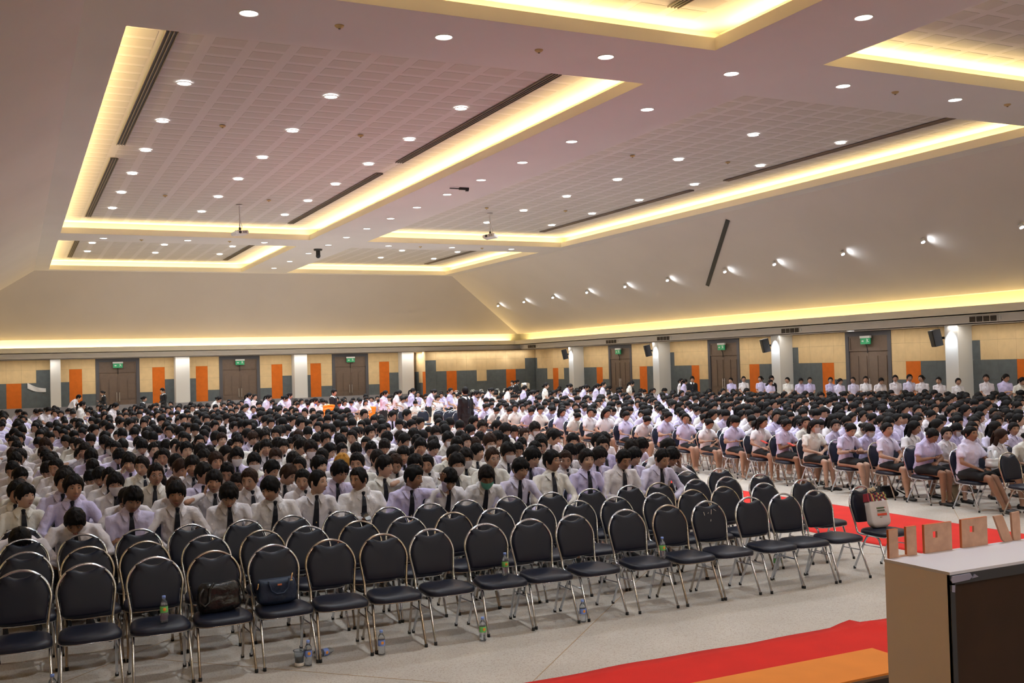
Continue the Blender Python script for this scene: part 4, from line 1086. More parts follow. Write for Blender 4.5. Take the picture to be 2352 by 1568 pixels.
for i, (x, kw, sh, sk, lab) in enumerate(FM):
    tp = person_parts('m', vox=.013, **kw)
    p = place(tp, x, RY[3], R(pr.uniform(-3, 3)), lab, SMG, sh, SK[sk], HC[i % 3])
    if kw.get('phone'):
        W_ = tp['_hands'][0]; 
        ph = obj('phone', G().box(-.038, .038, -.075, .075, -.004, .004).mesh('phone', MT['phone']), None, (x+W_.x+.03, RY[3]+W_.y-.10, W_.z+.04), 0, 'dark phone in the hands of the heavy-set smiling man', 'phone'); ph.rotation_euler = (R(25), 0, R(10))
    if kw['arms'][1] == 'ext': pass
# generic seated templates
TMg = {}
mp = [dict(lean=14, pitch=30, yaw=-6, hair='m1', arms=('lap','lap')), dict(lean=8, pitch=6, yaw=14, hair='m2', arms=('thigh','thigh')), dict(lean=22, pitch=38, yaw=6, hair='m4', arms=('lap','lap')),
      dict(lean=10, pitch=16, yaw=-28, hair='m3', arms=('lap','phone'), fat=1.12), dict(lean=6, pitch=0, yaw=32, hair='m1', arms=('lap','lap'), fat=.94), dict(lean=28, pitch=42, yaw=-14, hair='m2', arms=('knee','knee')),
      dict(lean=12, pitch=20, yaw=22, hair='m4', arms=('phone','phone'), fat=1.06), dict(lean=16, pitch=34, yaw=-20, hair='m3', arms=('lap','lap'), fat=.95), dict(lean=8, pitch=4, yaw=-10, hair='m1', arms=('face','lap'), tall=.03),
      dict(lean=18, pitch=24, yaw=40, hair='m2', arms=('thigh','lap')), dict(lean=10, pitch=12, yaw=-2, hair='m4', arms=('cross','cross'), mask='mask_w'), dict(lean=5, pitch=10, yaw=10, hair='m3', arms=('thigh','thigh'), glasses=True, tall=.04)]
fp = [dict(lean=10, pitch=24, yaw=4, hair='f1', arms=('phone','lap')), dict(lean=5, pitch=2, yaw=2, hair='f3', arms=('clasp','clasp'), legs=1), dict(lean=14, pitch=36, yaw=-8, hair='f1', arms=('phone','phone'), fat=1.08),
      dict(lean=8, pitch=12, yaw=18, hair='f4', arms=('thigh','lap'), fat=1.0), dict(lean=6, pitch=6, yaw=-20, hair='f2', arms=('lap','lap'), fat=.95), dict(lean=20, pitch=38, yaw=10, hair='f1', arms=('lap','lap'), legs=1),
      dict(lean=9, pitch=18, yaw=-4, hair='f3', arms=('phone','phone'), mask='mask_w'), dict(lean=4, pitch=-2, yaw=24, hair='f1', arms=('cross','lap'), fat=1.15)]
MTP = [person_parts('m', seed=50+i, vox=.017, **k) for i, k in enumerate(mp)]
FTP = [person_parts('f', seed=80+i, vox=.016, **k) for i, k in enumerate(fp)]
# dedicated women along the aisle, nearest first
XW0 = 13.2; RW = [10.57, 11.46, 12.38, 13.17, 14.1, 14.9, 15.68, 16.46, 17.25]+[18.05+.84*k for k in range(0, 19)]
FW = {1: (dict(lean=6, pitch=0, yaw=2, hair='f1', arms=('thigh','thigh'), fat=1.32, seed=101, legs=2, tall=.05), LILAC[2], 3, 'heavy-set woman in pale lilac blouse staring ahead at the front of the aisle side'),
      2: (dict(lean=13, pitch=34, yaw=0, hair='f1', arms=('phone','lap'), fat=1.2, seed=102), LILAC[0], 3, 'broad woman in lilac blouse looking down at her hands, second on the aisle side'),
      3: (dict(lean=3, pitch=0, yaw=-6, hair='f1', arms=('clasp','clasp'), fat=.95, seed=103, legs=1), LILAC[2], 1, 'slim woman with crossed legs and clasped hands, third on the aisle side'),
      4: (dict(lean=9, pitch=28, yaw=-4, hair='f1', arms=('phone','phone'), fat=.95, seed=104), LILAC[1], 4, 'woman in lilac blouse reading her phone, fourth on the aisle side'),
      5: (dict(lean=6, pitch=10, yaw=4, hair='f4', arms=('lap','lap'), fat=1.12, seed=105, mask='mask_w'), CREAM[0], 4, 'woman in cream blouse with white face mask and loose hair on the aisle side'),
      6: (dict(lean=6, pitch=18, yaw=2, hair='f1', arms=('cross','phone'), fat=.98, seed=106), LILAC[1], 3, 'woman in lilac blouse with one arm crossed, sixth on the aisle side'),
      7: (dict(lean=12, pitch=34, yaw=6, hair='f1', arms=('phone','phone'), fat=1.05, seed=107), LILAC[2], 0, 'woman in lilac blouse bending over her phone, seventh on the aisle side'),
      9: (dict(lean=22, pitch=30, yaw=14, hair='f1', arms=('lap','face'), fat=.95, seed=108, legs=1), WHITE[1], 0, 'woman resting her head on her hand, ninth on the aisle side'),
      10: (dict(lean=5, pitch=4, yaw=-4, hair='f3', arms=('lap','lap'), fat=1.05, seed=109, mask='mask_w'), LILAC[2], 1, 'woman with white face mask, tenth on the aisle side')}
seats = []
XM = [-1.5, -1.0, -.48]+XC
F_ = Vector((sin(R(25.84)), cos(R(25.84)), 0))
def in_view(x, y, m=.06):
    z = x*F_.x+y*F_.y; rr = x*F_.y-y*F_.x
    return z > 1 and abs(rr/z) < .4977+m
for k in range(4, len(RY)):
    for i, x in enumerate(XM):
        if i < 3 and (k < (5, 6, 4)[i] or not in_view(x, RY[k], .02)): continue
        if k == 4 and i >= 20: continue
        if k > 20 and pr.random() < .05: continue
        if RY[k] > 31.5 and i > 11: continue
        seats.append((x, RY[k], 'm', k, i))
for k in range(0, len(RW)):
    for i in range(0, 26):
        x = XW0+.525*i
        if k == 0 and i < 3: continue
        if x > 26.0 or not in_view(x, RW[k]): continue
        if i < 3 and k > 25: continue
        if RW[k] > 26 and x > 24.5: continue
        seats.append((x, RW[k], 'f', k, i))
seats.sort(key=lambda s: s[0]*F_.x+s[1]*F_.y)
SEAT_N = 228
shc = lambda fem: pr.choice(LILAC+LILAC+WHITE+CREAM) if fem else pr.choice(LILAC+WHITE+WHITE+CREAM)
def cname(c): return 'lilac' if c in LILAC else ('cream' if c in CREAM else 'white')
crowd = []
special = {('m', 5, 3): None}
for n, (x, y, sx, k, i) in enumerate(seats):
    if n >= SEAT_N: crowd.append((x, y, sx)); continue
    sh = shc(sx == 'f'); sk = pr.choice(SK[:3]+SK[:2]+[SK[4]]) ; hc = pr.choice(HC[:4]+HC[:3]+HC[4:])
    rz = R(pr.uniform(-9, 9)); dx, dy = pr.uniform(-.03, .03), pr.uniform(-.05, .02); sc = pr.uniform(.95, 1.04)
    if sx == 'm':
        row = k-3
        nm = cname(sh)
        lab = 'man in %s shirt and tie, %s from left in the %s seated row' % (nm, ordn(i), ordn(row))
        t = MTP[pr.randrange(len(MTP))]
        if (k, i) == (6, 11):
            hc = (.45, .22, .04); lab = 'man with dyed golden hair and white shirt in the third seated row of men'; t = MTP[2]
        if (k, i) == (4, 19):
            t = person_parts('m', lean=26, pitch=34, yaw=4, hair='m4', arms=('lap', 'face'), seed=61, vox=.014); sh = WHITE[1]; lab = 'man scratching his bowed head alone at the right end of the second seated row'; sc = 1; rz = 0
        place(t, x+dx, y+dy, rz, lab, SMG, sh, sk, hc, sc, False)
    else:
        if i == 0 and k in FW:
            kw, sh, s_, lab = FW[k]; t = person_parts('f', vox=.014, **kw); sk = SK[s_]; sc = 1.0; rz = R(pr.uniform(-3, 3))
            hc = HC[0]
        else:
            t = FTP[pr.randrange(len(FTP))]; lab = 'woman in %s blouse, %s from aisle in the %s row of women' % (cname(sh), ordn(i), ordn(k))
        place(t, x+dx, y+dy, rz, lab, SWG, sh, sk, hc, sc, i < 4)
# chairs under the women nearest the aisle and the first rows
for k, y in enumerate(RW):
    for i in range(26):
        x = XW0+.525*i
        if not (i < 2 or k < 2) or not in_view(x, y, .03) or y > 34: continue
        if k == 0 and i < 3: lab = 'empty navy banquet chair, %s from the aisle at the very front of the women' % ordn(i)
        else: lab = 'navy banquet chair of the women, %s from the aisle in the %s row' % (ordn(i), ordn(k))
        chair(x, y, R(pr.uniform(-5, 5)), lab, 'banquet chairs right of the red aisle carpet', 'chrome' if (k+i) % 3 else 'rust', y < 20)
for j, (x, y) in enumerate([(12.86, 33.9), (13.14, 33.1), (13.45, 32.3), (13.75, 34.6), (12.3, 34.4)]):
    chair(x, y, R(pr.uniform(-8, 8)), 'empty navy chair of the far cluster near the black suit, %s from left' % ordn(j), 'far cluster of empty chairs', 'chrome', False)
# standing women and staff
STP = [person_parts('f', stand=True, lean=k[0], pitch=k[1], yaw=k[2], hair=k[3], arms=k[4], fat=k[5], seed=130+i, vox=.017) for i, k in enumerate([
    (2, 4, -20, 'f1', ('clasp','clasp'), 1.0), (3, 14, 30, 'f2', ('cross','lap'), 1.05), (2, 2, 0, 'f1', ('clasp','lap'), .95), (18, 34, 0, 'f1', ('ext','clasp'), 1.05), (8, 26, 10, 'f2', ('lap','lap'), 1.0), (2, -2, -40, 'f1', ('lap','clasp'), .95)])]
STM = [person_parts('m', stand=True, suit=True, lean=2, pitch=0, yaw=160, hair='m3', arms=('side','side'), seed=140, vox=.017, fat=1.05),
       person_parts('m', stand=True, suit=True, lean=2, pitch=6, yaw=0, hair='m2', arms=('clasp','clasp'), seed=141, vox=.017),
       person_parts('f', stand=True, suit=True, lean=4, pitch=10, yaw=0, hair='f1', arms=('phone','lap'), seed=142, vox=.017),
       person_parts('m', stand=True, lean=35, pitch=20, yaw=20, hair='m2', arms=('ext','ext'), seed=143, vox=.017)]
SIDE = [(27,34.8),(27,34.0),(27,32.9),(26.6,31.9),(27,31.3),(27,30.6),(27,30.1),(27,29.0),(26.8,28.35),(27,27.85),(27,27.25),(27,26.6),(27,25.9),(27,25.3),(27,24.75),(27,24.05),(26.8,23.15),(27,22.25),(27,21.6),(27,21.1)]
ZS = [1.57,1.63,1.63,1.52,1.59,1.59,1.59,1.59,1.56,1.59,1.62,1.6,1.66,1.68,1.65,1.59,1.56,1.67,1.69,1.61]
for j, ((x, y), h) in enumerate(zip(SIDE, ZS)):
    t = STP[[0,2,5,1,0,4,2,0,1,5,2,4,0,2,5,0,2,0,1,4][j]]; sh = shc(True)
    place(t, x, y, R(-35+pr.uniform(-15, 15)), 'woman in %s blouse standing by the side wall, %s from the far end' % (cname(sh), ordn(j)), 'women standing in line by the side wall', sh, pr.choice(SK[:2]), HC[0], h/1.60)
QUE = [(.7,32.9,1.6),(1.9,36.3,1.6),(2.6,33.3,1.6),(6.5,38.5,1.6),(8.0,39.9,1.6),(8.1,39.2,1.55),(8.0,36.8,1.6),(8.3,36.0,1.6),(9.0,37.6,1.6),(8.9,33.9,1.5),(11.9,35.3,1.6),(12.6,36.0,1.6),(13.8,37.6,1.6),(14.2,36.8,1.6),(14.3,34.9,1.6),(13.6,31.2,1.6),(15.8,35.0,1.62),(16.6,34.9,1.6),(17.6,35.5,1.6),(15.5,30.8,1.55),(18.6,35.6,1.65),(19.4,35.5,1.65),(19.2,33.7,1.6),(20.3,34.6,1.58),(21.2,35.6,1.6),(23.0,36.5,1.6),(25.2,35.7,1.6),(25.8,36.8,1.6)]
for j, (x, y, h) in enumerate(QUE):
    t = STP[[3,1,4,3,1,0,4,3,1,4,1,4,1,3,0,4,3,4,1,4,0,3,4,1,0,4,1,0][j]]; sh = shc(True)
    place(t, x, y, R(55+pr.uniform(-20, 20)), 'woman in %s blouse standing in the cross aisle, %s from the left' % (cname(sh), ordn(j)), 'women filing along the cross aisle', sh, pr.choice(SK[:2]), HC[0], h/1.62)
BK = (.012, .012, .014)
for (x, y, t, rz, lab, skt) in [(11.85, 27.7, 0, 10, 'man in a black suit seen from behind standing in the aisle', 1.06), (26.3, 36.6, 1, -30, 'man in a black suit standing at the far end of the side queue', 1.0),
      (27.0, 32.3, 1, -20, 'man in a black suit standing by a side door behind the line of women', 1.0), (4.2, 57.6, 2, -80, 'woman in a black suit standing by the left back door', 1.0), (4.6, 43.6, 2, 60, 'woman in a black suit leaning over a far table on the left', .95),
      (6.6, 53.1, 1, -60, 'man in a black suit standing before the left orange panels', 1.02), (22.0, 45.4, 2, -60, 'woman in a black suit beside the table of gift bags', 1.0), (23.2, 47.6, 2, 80, 'woman in dark uniform with short hair beside the water urn', 1.0), (10.9, 38.3, 1, 40, 'man in a black jacket in the crowd by the orange chair', .98)]:
    place(STM[t], x, y, R(rz), lab, 'staff in black suits', WHITE[0], SK[1], HC[0], skt)
place(STM[3], 2.3, 51.9, R(70), 'man in a white shirt leaning over the far left table', 'staff in white', WHITE[1], SK[1], HC[0], 1.0)
# the rest of the seated crowd: one object
STD = [(a, b) for a, b in SIDE]+[(a, b) for a, b, c in QUE]+[(11.85, 27.7), (9.2, 33.1), (26.3, 36.6), (4.6, 43.6), (22.0, 45.4), (10.55, 39.3), (12.9, 40.2), (12.86, 33.9), (13.14, 33.1), (13.45, 32.3), (13.75, 34.6)]
for k in range(13):
    for i in range(48):
        x = -.9+.56*i; y = 33.2+.92*k
        if 8.6 < x < 12.9 and y < 39: continue
        if x > 12 and y < 36.4: continue
        if 14.8 < x < 16.2 or pr.random() < .14: continue
        crowd.append((x, y, 'f'))
crowd = [c for c in crowd if all(math.hypot(c[0]-a, c[1]-b-.15) > .52 for a, b in STD)]
MT['sh0'] = mat('shirt_lilac', (.69,.63,.88), .8, bump=(9,.5,.02)); MT['sh1'] = mat('shirt_white', (.83,.78,.81), .8, bump=(9,.5,.02)); MT['sh2'] = mat('shirt_cream', (.85,.81,.76), .8, bump=(9,.5,.02))
MT['sk0'] = mat('skin_tone', (.45,.245,.16), .5); MT['hr0'] = mat('hair_black', (.006,.005,.005), .6, spec=.15)
def lod(tp, ratio):
    V = []; Fc = []; Mi = []; off = 0
    for k in ('body', 'hair', 'shirt', 'blouse', 'tie', 'trousers', 'skirt'):
        if k not in tp: continue
        me = tp[k]; o = bpy.data.objects.new('t', me); COL.objects.link(o)
        md = o.modifiers.new('d', 'DECIMATE'); md.ratio = ratio[k] if k in ratio else .1
        dg = bpy.context.evaluated_depsgraph_get(); m2 = bpy.data.meshes.new_from_object(o.evaluated_get(dg)); bpy.data.objects.remove(o)
        n = len(m2.vertices); v = np.empty(n*3); m2.vertices.foreach_get('co', v); V.append(v.reshape(-1, 3))
        cls = {'body': 0, 'hair': 1, 'shirt': 2, 'blouse': 2, 'tie': 3, 'trousers': 3, 'skirt': 3}[k]
        for p in m2.polygons:
            Fc.append([off+q for q in p.vertices]); c = cls
            if k == 'body' and m2.materials[p.material_index] in (MT['eyeb'],): c = 4
            Mi.append(c)
        off += n; bpy.data.meshes.remove(m2)
    tri = []; mi = []
    for f, c in zip(Fc, Mi):
        for q in range(1, len(f)-1): tri.append((f[0], f[q], f[q+1])); mi.append(c)
    return np.vstack(V), np.array(tri), np.array(mi)
lowm = [lod(person_parts('m', seed=150+i, vox=.036, lo=True, **{k: v for k, v in d.items() if k not in ('mask', 'glasses')}), {'body': .45, 'hair': .5, 'shirt': .5, 'tie': 1, 'trousers': .2}) for i, d in enumerate(mp[:8])]
lowf = [lod(person_parts('f', seed=170+i, vox=.034, lo=True, **{k: v for k, v in d.items() if k not in ('mask', 'glasses')}), {'body': .45, 'hair': .5, 'blouse': .5, 'skirt': .2}) for i, d in enumerate(fp[:7])]
Vs, Fs, Ms = [], [], []; off = 0
for (x, y, sx) in crowd:
    v, t, m = (lowm if sx == 'm' else lowf)[pr.randrange(8 if sx == 'm' else 7)]
    a = R(pr.uniform(-14, 14)); s = pr.uniform(.94, 1.05); c_, s_ = cos(a)*s, sin(a)*s
    X = v[:, 0]*c_-v[:, 1]*s_+x+pr.uniform(-.05, .05); Y = v[:, 0]*s_+v[:, 1]*c_+y+pr.uniform(-.08, .05)
    Vs.append(np.stack([X, Y, v[:, 2]*s], 1)); Fs.append(t+off); off += len(v)
    si = pr.choice([3, 3, 4, 5] if sx == 'f' else [3, 4, 4, 5]); mp_ = np.array([0, 1, si, 2, 6]); Ms.append(mp_[m])
if Vs:
    V = np.vstack(Vs); F = np.vstack(Fs); Mx = np.concatenate(Ms)
    me = bpy.data.meshes.new('seated_crowd'); me.vertices.add(len(V)); me.vertices.foreach_set('co', V.ravel()); me.loops.add(len(F)*3); me.loops.foreach_set('vertex_index', F.ravel().astype(np.int32))
    me.polygons.add(len(F)); me.polygons.foreach_set('loop_start', np.arange(0, len(F)*3, 3, dtype=np.int32)); me.polygons.foreach_set('loop_total', np.full(len(F), 3, dtype=np.int32))
    for q in ('sk0', 'hr0', 'cloth', 'sh0', 'sh1', 'sh2', 'eyeb'): me.materials.append(MT[q])
    me.polygons.foreach_set('material_index', Mx.astype(np.int32)); me.polygons.foreach_set('use_smooth', np.ones(len(F), dtype=bool)); me.update(calc_edges=True); me.validate()
    obj('seated_crowd', me, label='distant crowd of seated students in lilac and white shirts', cat='crowd', kind='stuff')
    print('crowd', len(crowd), 'tris', len(F))
# ------------------------------------------------------------------ stage, carpets, podium
obj('stage', G().box(XL+1, XR-6, YF, 3.38, 0, .78).box(XL+1, XR-6, YF, 3.42, .78, .8).mesh('stage', MT['stone']), kind=S)
def carpet(name, x0, x1, y0, y1, m, label, fold=None):
    nx, ny = max(2, int((x1-x0)/.12)), max(2, int((y1-y0)/.12)); vs = []; fs = []
    for j in range(ny+1):
        for i in range(nx+1):
            x = x0+(x1-x0)*i/nx; y = y0+(y1-y0)*j/ny; z = .006+.002*noise.noise(Vector((x*1.3, y*1.3, 0)))
            if j == ny: y += .012*sin(x*3.1)+.008*sin(x*7.7)
            if fold:
                d = (x-fold[0])*.6+(y-fold[1])*.8; e = abs((x-fold[0])*.8-(y-fold[1])*.6)
                z += fold[2]*exp(-(d/.055)**2)*max(0, 1-(e/.55)**2)
            vs.append((x, y, z))
    n = len(vs)
    for j in range(ny):
        for i in range(nx): a = j*(nx+1)+i; fs.append((a, a+1, a+nx+2, a+nx+1))
    # rim down to the floor
    edge = [i for i in range(nx+1)]+[(nx+1)*j+nx for j in range(1, ny+1)]+[ny*(nx+1)+i for i in range(nx-1, -1, -1)]+[j*(nx+1) for j in range(ny-1, 0, -1)]
    for q in edge: vs.append((vs[q][0], vs[q][1], .0008))
    for q in range(len(edge)): r2 = (q+1) % len(edge); fs.append((edge[r2], edge[q], n+q, n+r2))
    return obj(name, G().add(vs, fs).mesh(name, m, True, False), label=label, cat='carpet')
carpet('carpet', 9.78, 11.87, 4.2, 40.0, MT['red'], 'long red carpet running down the aisle between the two seating blocks')
carpet('carpet', -1.0, 7.4, 5.25, 7.02, MT['red'], 'red carpet across the front with a wrinkle, before the stage step', (6.75, 6.95, .05))
r = thing('stage_step', 'low step topped with orange carpet in front of the stage', 'step', (0, 0, 0))
obj('step_body', G().box(1.0, 5.09, 4.76, 5.16, 0, .425).mesh('step_body', MT['brown']), r)
obj('step_top', G().box(.98, 5.12, 4.73, 5.19, .425, .44).mesh('step_top', MT['stone']), r)
obj('step_carpet', G().box(.98, 5.11, 4.735, 5.185, .44, .452).mesh('step_carpet', MT['orangecar']), r)
r = thing('podium', 'beige box podium with white top and dark-taped front panel', 'podium', (3.25, 2.88, .8))
obj('top_board', G().box(-.002, 1.342, -.003, .332, .739, .75).mesh('top_board', MT['podw']), r)
obj('side_panel', G().box(0, .02, 0, .33, 0, .739).mesh('side_panel', MT['podb']), r); obj('side_panel', G().box(1.32, 1.34, 0, .33, 0, .735).mesh('side_panel', MT['podb']), r)
obj('back_panel', G().box(.02, 1.32, .31, .33, 0, .735).mesh('back_panel', MT['podb']), r)
fp_ = obj('front_panel', G().box(.02, 1.32, .012, .03, 0, .735).mesh('front_panel', MT['brown']), r)
obj('edge_tape', G().box(.0, .024, -.004, .012, 0, .72).box(.0, 1.34, -.004, .012, .700, .739).mesh('edge_tape', MT['podd']), r)
obj('torn_tape', G().prism([(.006,.708),(.10,.712),(.115,.722),(.105,.736),(.008,.735),(.0,.72)], -.009, -.003).prism([(.002,.675),(.018,.672),(.02,.70),(.004,.70)], -.009, -.003).prism([(.115,.715),(.15,.718),(.13,.73)], -.009, -.003).mesh('torn_tape', MT['podt']), r, label='torn grey-white piece of tape')
r = thing('plywood_lettering', 'row of cut plywood letters standing along the back edge of the podium top', 'lettering', (3.25, 3.200, 1.5505))
def letter(polys, nm='letter'):
    g = G()
    for p in polys: g.prism(p, 0, .010, MT['wood'])
    o = obj(nm, g.mesh(nm), r); return o
zb, zt = 0, .118
def rect(a, b, c, d): return [(a, c), (b, c), (b, d), (a, d)]
letter([rect(.018, .070, zb, zt), rect(.118, .176, zb, zt+.003), rect(.07, .118, 0, .006)])
def holed(x0, x1, z1, hx0, hx1, hz0, hz1): return [rect(x0, hx0, zb, z1), rect(hx1, x1, zb, z1), rect(hx0, hx1, zb, hz0), rect(hx0, hx1, hz1, z1)]
letter(holed(.222, .385, .120, .272, .298, .060, .088)); letter(holed(.445, .605, .122, .495, .522, .062, .09))
letter([[(.650,.120),(.705,.121),(.765,zb),(.715,zb),(.70,.01)], [(.762,.125),(.815,.128),(.818,zb),(.775,zb),(.768,.02)]])
for ch in r.children:
    e = G().box(0, .001, 0, .01, 0, .01)
for (x0, x1, z) in [(.018,.07,zt), (.118,.176,zt+.003), (.222,.385,.12), (.445,.605,.122)]: obj('painted_edge', G().box(x0-.0015, x0, -.0005, .0105, 0, z).box(x0, x1, -.0005, .0105, z, z+.0015).mesh('painted_edge', MT['woode']), r)
# ------------------------------------------------------------------ bottles, cup, bags
BP = [(.0001,0),(.024,.001),(.029,.006),(.030,.02),(.0285,.032),(.030,.045),(.0285,.058),(.030,.075),(.030,.128),(.029,.140),(.026,.155),(.016,.172),(.0125,.180),(.0125,.186)]
BM = G().lathe(BP, None, 20).mesh('bottle_body', MT['pet'], True)
BCAP = G().lathe([(.0001,.206),(.013,.206),(.0145,.203),(.0145,.186),(.0001,.186)], None, 16).mesh('cap', MT['capb'], True)
BL = {c: G().lathe([(.0302,.078),(.0306,.080),(.0306,.124),(.0302,.126)], None, 20).mesh('label_band', MT[c], True) for c in ('labb', 'labg')}
BS = G().ball((0, -.0295, .104), (.013, .003, .014)).mesh('label_spot', MT['labo'], True)
def bottle(x, y, z, c, lab, lie=False, rz=0):
    r = thing('water_bottle', lab, 'bottle', (x, y, z), rz, 'small plastic water bottles')
    obj('bottle_body', BM, r)
    if not lie: obj('cap', BCAP, r)
    b = obj('label_band', BL[c], r); obj('label_spot', BS, b)
    if lie: r.rotation_euler = (0, R(90), rz); r.location = (x, y, z+.031)
bottle(1.03, 8.52, .459, 'labg', 'water bottle with green label on the third front-row chair')
bottle(4.06, 8.66, .459, 'labg', 'water bottle with green label on the ninth front-row chair')
bottle(5.72, 8.54, .459, 'labg', 'water bottle with green label on the twelfth front-row chair')
bottle(4.36, 9.40, .459, 'labg', 'water bottle with green label on a second-row chair, mostly hidden')
bottle(2.74, 8.33, 0, 'labb', 'empty bottle with blue label standing on the floor behind a chair leg')
bottle(2.12, 8.34, 0, 'labb', 'bottle with blue label standing on the floor beside the iced coffee cup')
bottle(2.22, 8.52, 0, 'labb', 'uncapped bottle lying on its side on the floor', True, R(20))
bottle(3.65, 8.28, 0, 'labg', 'bottle with green label standing on the floor under the front row')
bottle(4.71, 8.38, 0, 'labb', 'blue-labelled bottle on the floor beside crossing front-row chair legs')
bottle(7.73, 9.26, 0, 'labg', 'green-labelled bottle on the floor behind the right end of the front row')
bottle(.22, 8.42, 0, 'labb', 'blue-capped bottle on the floor at the bottom left corner')
r = thing('drink_cup', 'clear plastic cup of iced coffee wrapped in tissue on the floor', 'cup', (2.05, 8.36, 0))
obj('cup_wall', G().lathe([(.0001,.002),(.030,.002),(.032,.01),(.044,.125),(.050,.128),(.048,.132),(.042,.127),(.030,.012),(.0001,.008)], None, 20).mesh('cup_wall', MT['pet'], True), r)
obj('coffee', G().lathe([(.0001,.009),(.0295,.010),(.035,.062),(.0001,.062)], None, 20).mesh('coffee', MT['coffee'], True), r)
obj('tissue_wrap', G().lathe([(.0335,.006),(.038,.008),(.040,.020),(.038,.032),(.0345,.034)], None, 14).mesh('tissue_wrap', MT['tissue']), r)
def softbox(g, w, d, h, seed, m, taper=.8, n=10, sag=.02, c=(0,0,0), amp=.010, e=.5):
    vs = []; fs = []; k = 20
    for i in range(n+1):
        t = i/n; z = h*t; s = 1-(1-taper)*t; q = .55+.45*min(1, 6*t)**.5 if t < .17 else 1
        if i == n: q = .9
        for j in range(k):
            a = 2*pi*j/k; cx, cy = cos(a), sin(a)
            x = math.copysign(abs(cx)**e, cx)*w/2*(s+.0)*(q if q < 1 else 1); y = math.copysign(abs(cy)**e, cy)*d/2*(1-(1-taper)*1.8*t if taper < 1 else 1)*(q if q < 1 else 1)
            nn = noise.noise(Vector((x*14+seed, y*14, z*14)))*amp; zz = z-sag*t*cos(x/w*pi)
            vs.append((c[0]+x+nn*cx, c[1]+y+nn*cy, c[2]+zz+nn*.5))
    for i in range(n):
        for j in range(k): jj = (j+1) % k; fs.append((i*k+j, i*k+jj, (i+1)*k+jj, (i+1)*k+j))
    fs.append(tuple(range(k-1, -1, -1))); fs.append(tuple(n*k+j for j in range(k)))
    return g.add(vs, fs, m)
r = thing('handbag', 'black creased leather handbag leaning on a front-row chair back', 'handbag', (1.47, 8.66, .458), R(4))
obj('bag_body', softbox(G(), .37, .15, .25, 3, None, .82, amp=.02).mesh('bag_body', MT['leather'], True), r)
obj('handle', G().tube([(-.13, -.05, .20), (-.16, -.075, .17), (-.17, -.085, .11), (-.13, -.09, .07), (-.09, -.08, .10), (-.08, -.06, .2), (-.05, -.045, .235)], (.012, .006)[0], 8).mesh('handle', MT['leather'], True), r)
obj('strap', G().tube([(.16, -.02, .24), (.19, -.05, .15), (.2, -.06, .05)], .008, 6).mesh('strap', MT['leather'], True), r)
r = thing('handbag', 'navy blue nylon handbag with metal clips on a front-row chair', 'handbag', (1.95, 8.68, .458), R(6))
obj('bag_body', softbox(G(), .35, .15, .215, 9, None, .9, amp=.012).mesh('bag_body', MT['navy'], True), r)
obj('handle', G().tube([(-.09, -.075, .20), (-.075, -.095, .13), (-.03, -.10, .10), (.03, -.10, .10), (.07, -.095, .14), (.085, -.075, .21)], .008, 8).mesh('handle', MT['navy'], True), r)
obj('clip', G().tube([(.10, -.08, .20), (.105, -.085, .235), (.115, -.075, .25)], .005, 6).ball((.10, -.08, .195), (.014, .006, .006)).mesh('clip', MT['gold'], True), r)
obj('clip', G().tube([(-.17, -.05, .19), (-.175, -.055, .165), (-.18, -.05, .15)], .005, 6).mesh('clip', MT['gold'], True), r)
obj('badge', G().box(-.018, .018, -.086, -.076, .165, .178).mesh('badge', MT['gold']), r)
r = thing('shopping_bag', 'white canvas bag with plaid top and printed front on the right end chair', 'bag', (8.72, 8.66, .462), R(-3)); r.rotation_euler = (R(-12), 0, R(-3))
w2 = .145
body = obj('bag_body', softbox(G(), .27, .10, .31, 5, None, .97, amp=.004, e=.22, sag=0).mesh('bag_body', MT['canvas'], True), r)
g = G(); rp = random.Random(5)
PL = ['plaidr','plaidk','plaidr','plaidy','plaidk','plaidr','plaidg','plaidr','plaidk','plaidr','plaidy','plaidk','plaidr','plaidg']
def pt(i, j, bk):
    x = -.134+i*.01914; z = .295+j*.0225+(.006*sin(i*1.1) if j == 4 else 0); t = j/4
    y = (.047-.018*t+.003*sin(i*1.7)) if bk else (-.047+.012*t+.004*sin(i*1.3+j)); return (x, y, z)
for bk in (0, 1):
    for i in range(14):
        for j in range(4):
            m = PL[i] if j in (0, 2) else ('plaidk' if i % 4 == 1 else ('plaidy' if i % 5 == 3 else PL[(i+5) % 14]))
            q = [pt(i, j, bk), pt(i+1, j, bk), pt(i+1, j+1, bk), pt(i, j+1, bk)]
            g.add(q if not bk else q[::-1], [(0, 1, 2, 3)], MT[m])
for i in range(14): g.add([pt(i, 4, 0), pt(i+1, 4, 0), pt(i+1, 4, 1), pt(i, 4, 1)], [(0,1,2,3)], MT['plaidk'])
for i, o_ in ((0, 1), (14, 0)):
    for j in range(4): g.add([pt(i, j, 0), pt(i, j, 1), pt(i, j+1, 1), pt(i, j+1, 0)], [(0,1,2,3)], MT['plaidr'])
obj('plaid_panel', g.mesh('plaid_panel'), body)
obj('ribbon', G().tube([(-.09, -.02, .385), (-.10, -.03, .43), (-.06, -.03, .42), (-.03, -.03, .44), (.0, -.02, .405)], [(.022, .004)]*5, 8).mesh('ribbon', MT['tan'], True), body)
obj('handle', G().tube([(-.05, -.02, .385), (.02, -.03, .41), (.07, -.02, .46), (.10, -.01, .45), (.11, 0, .385)], .006, 6).mesh('handle', MT['cloth'], True), body)
g = G()
for row, (n, z) in enumerate([(7, .215), (7, .186)]):
    for i in range(n):
        x = -.045+i*.0155+row*.004; g.tube([(x, -.0525, z-.007), (x+.002, -.053, z+.007)], .0032, 6, MT['printg'])
        g.tube([(x+.006, -.0525, z+.004), (x+.009, -.053, z-.006)], .0026, 6, MT['printg'])
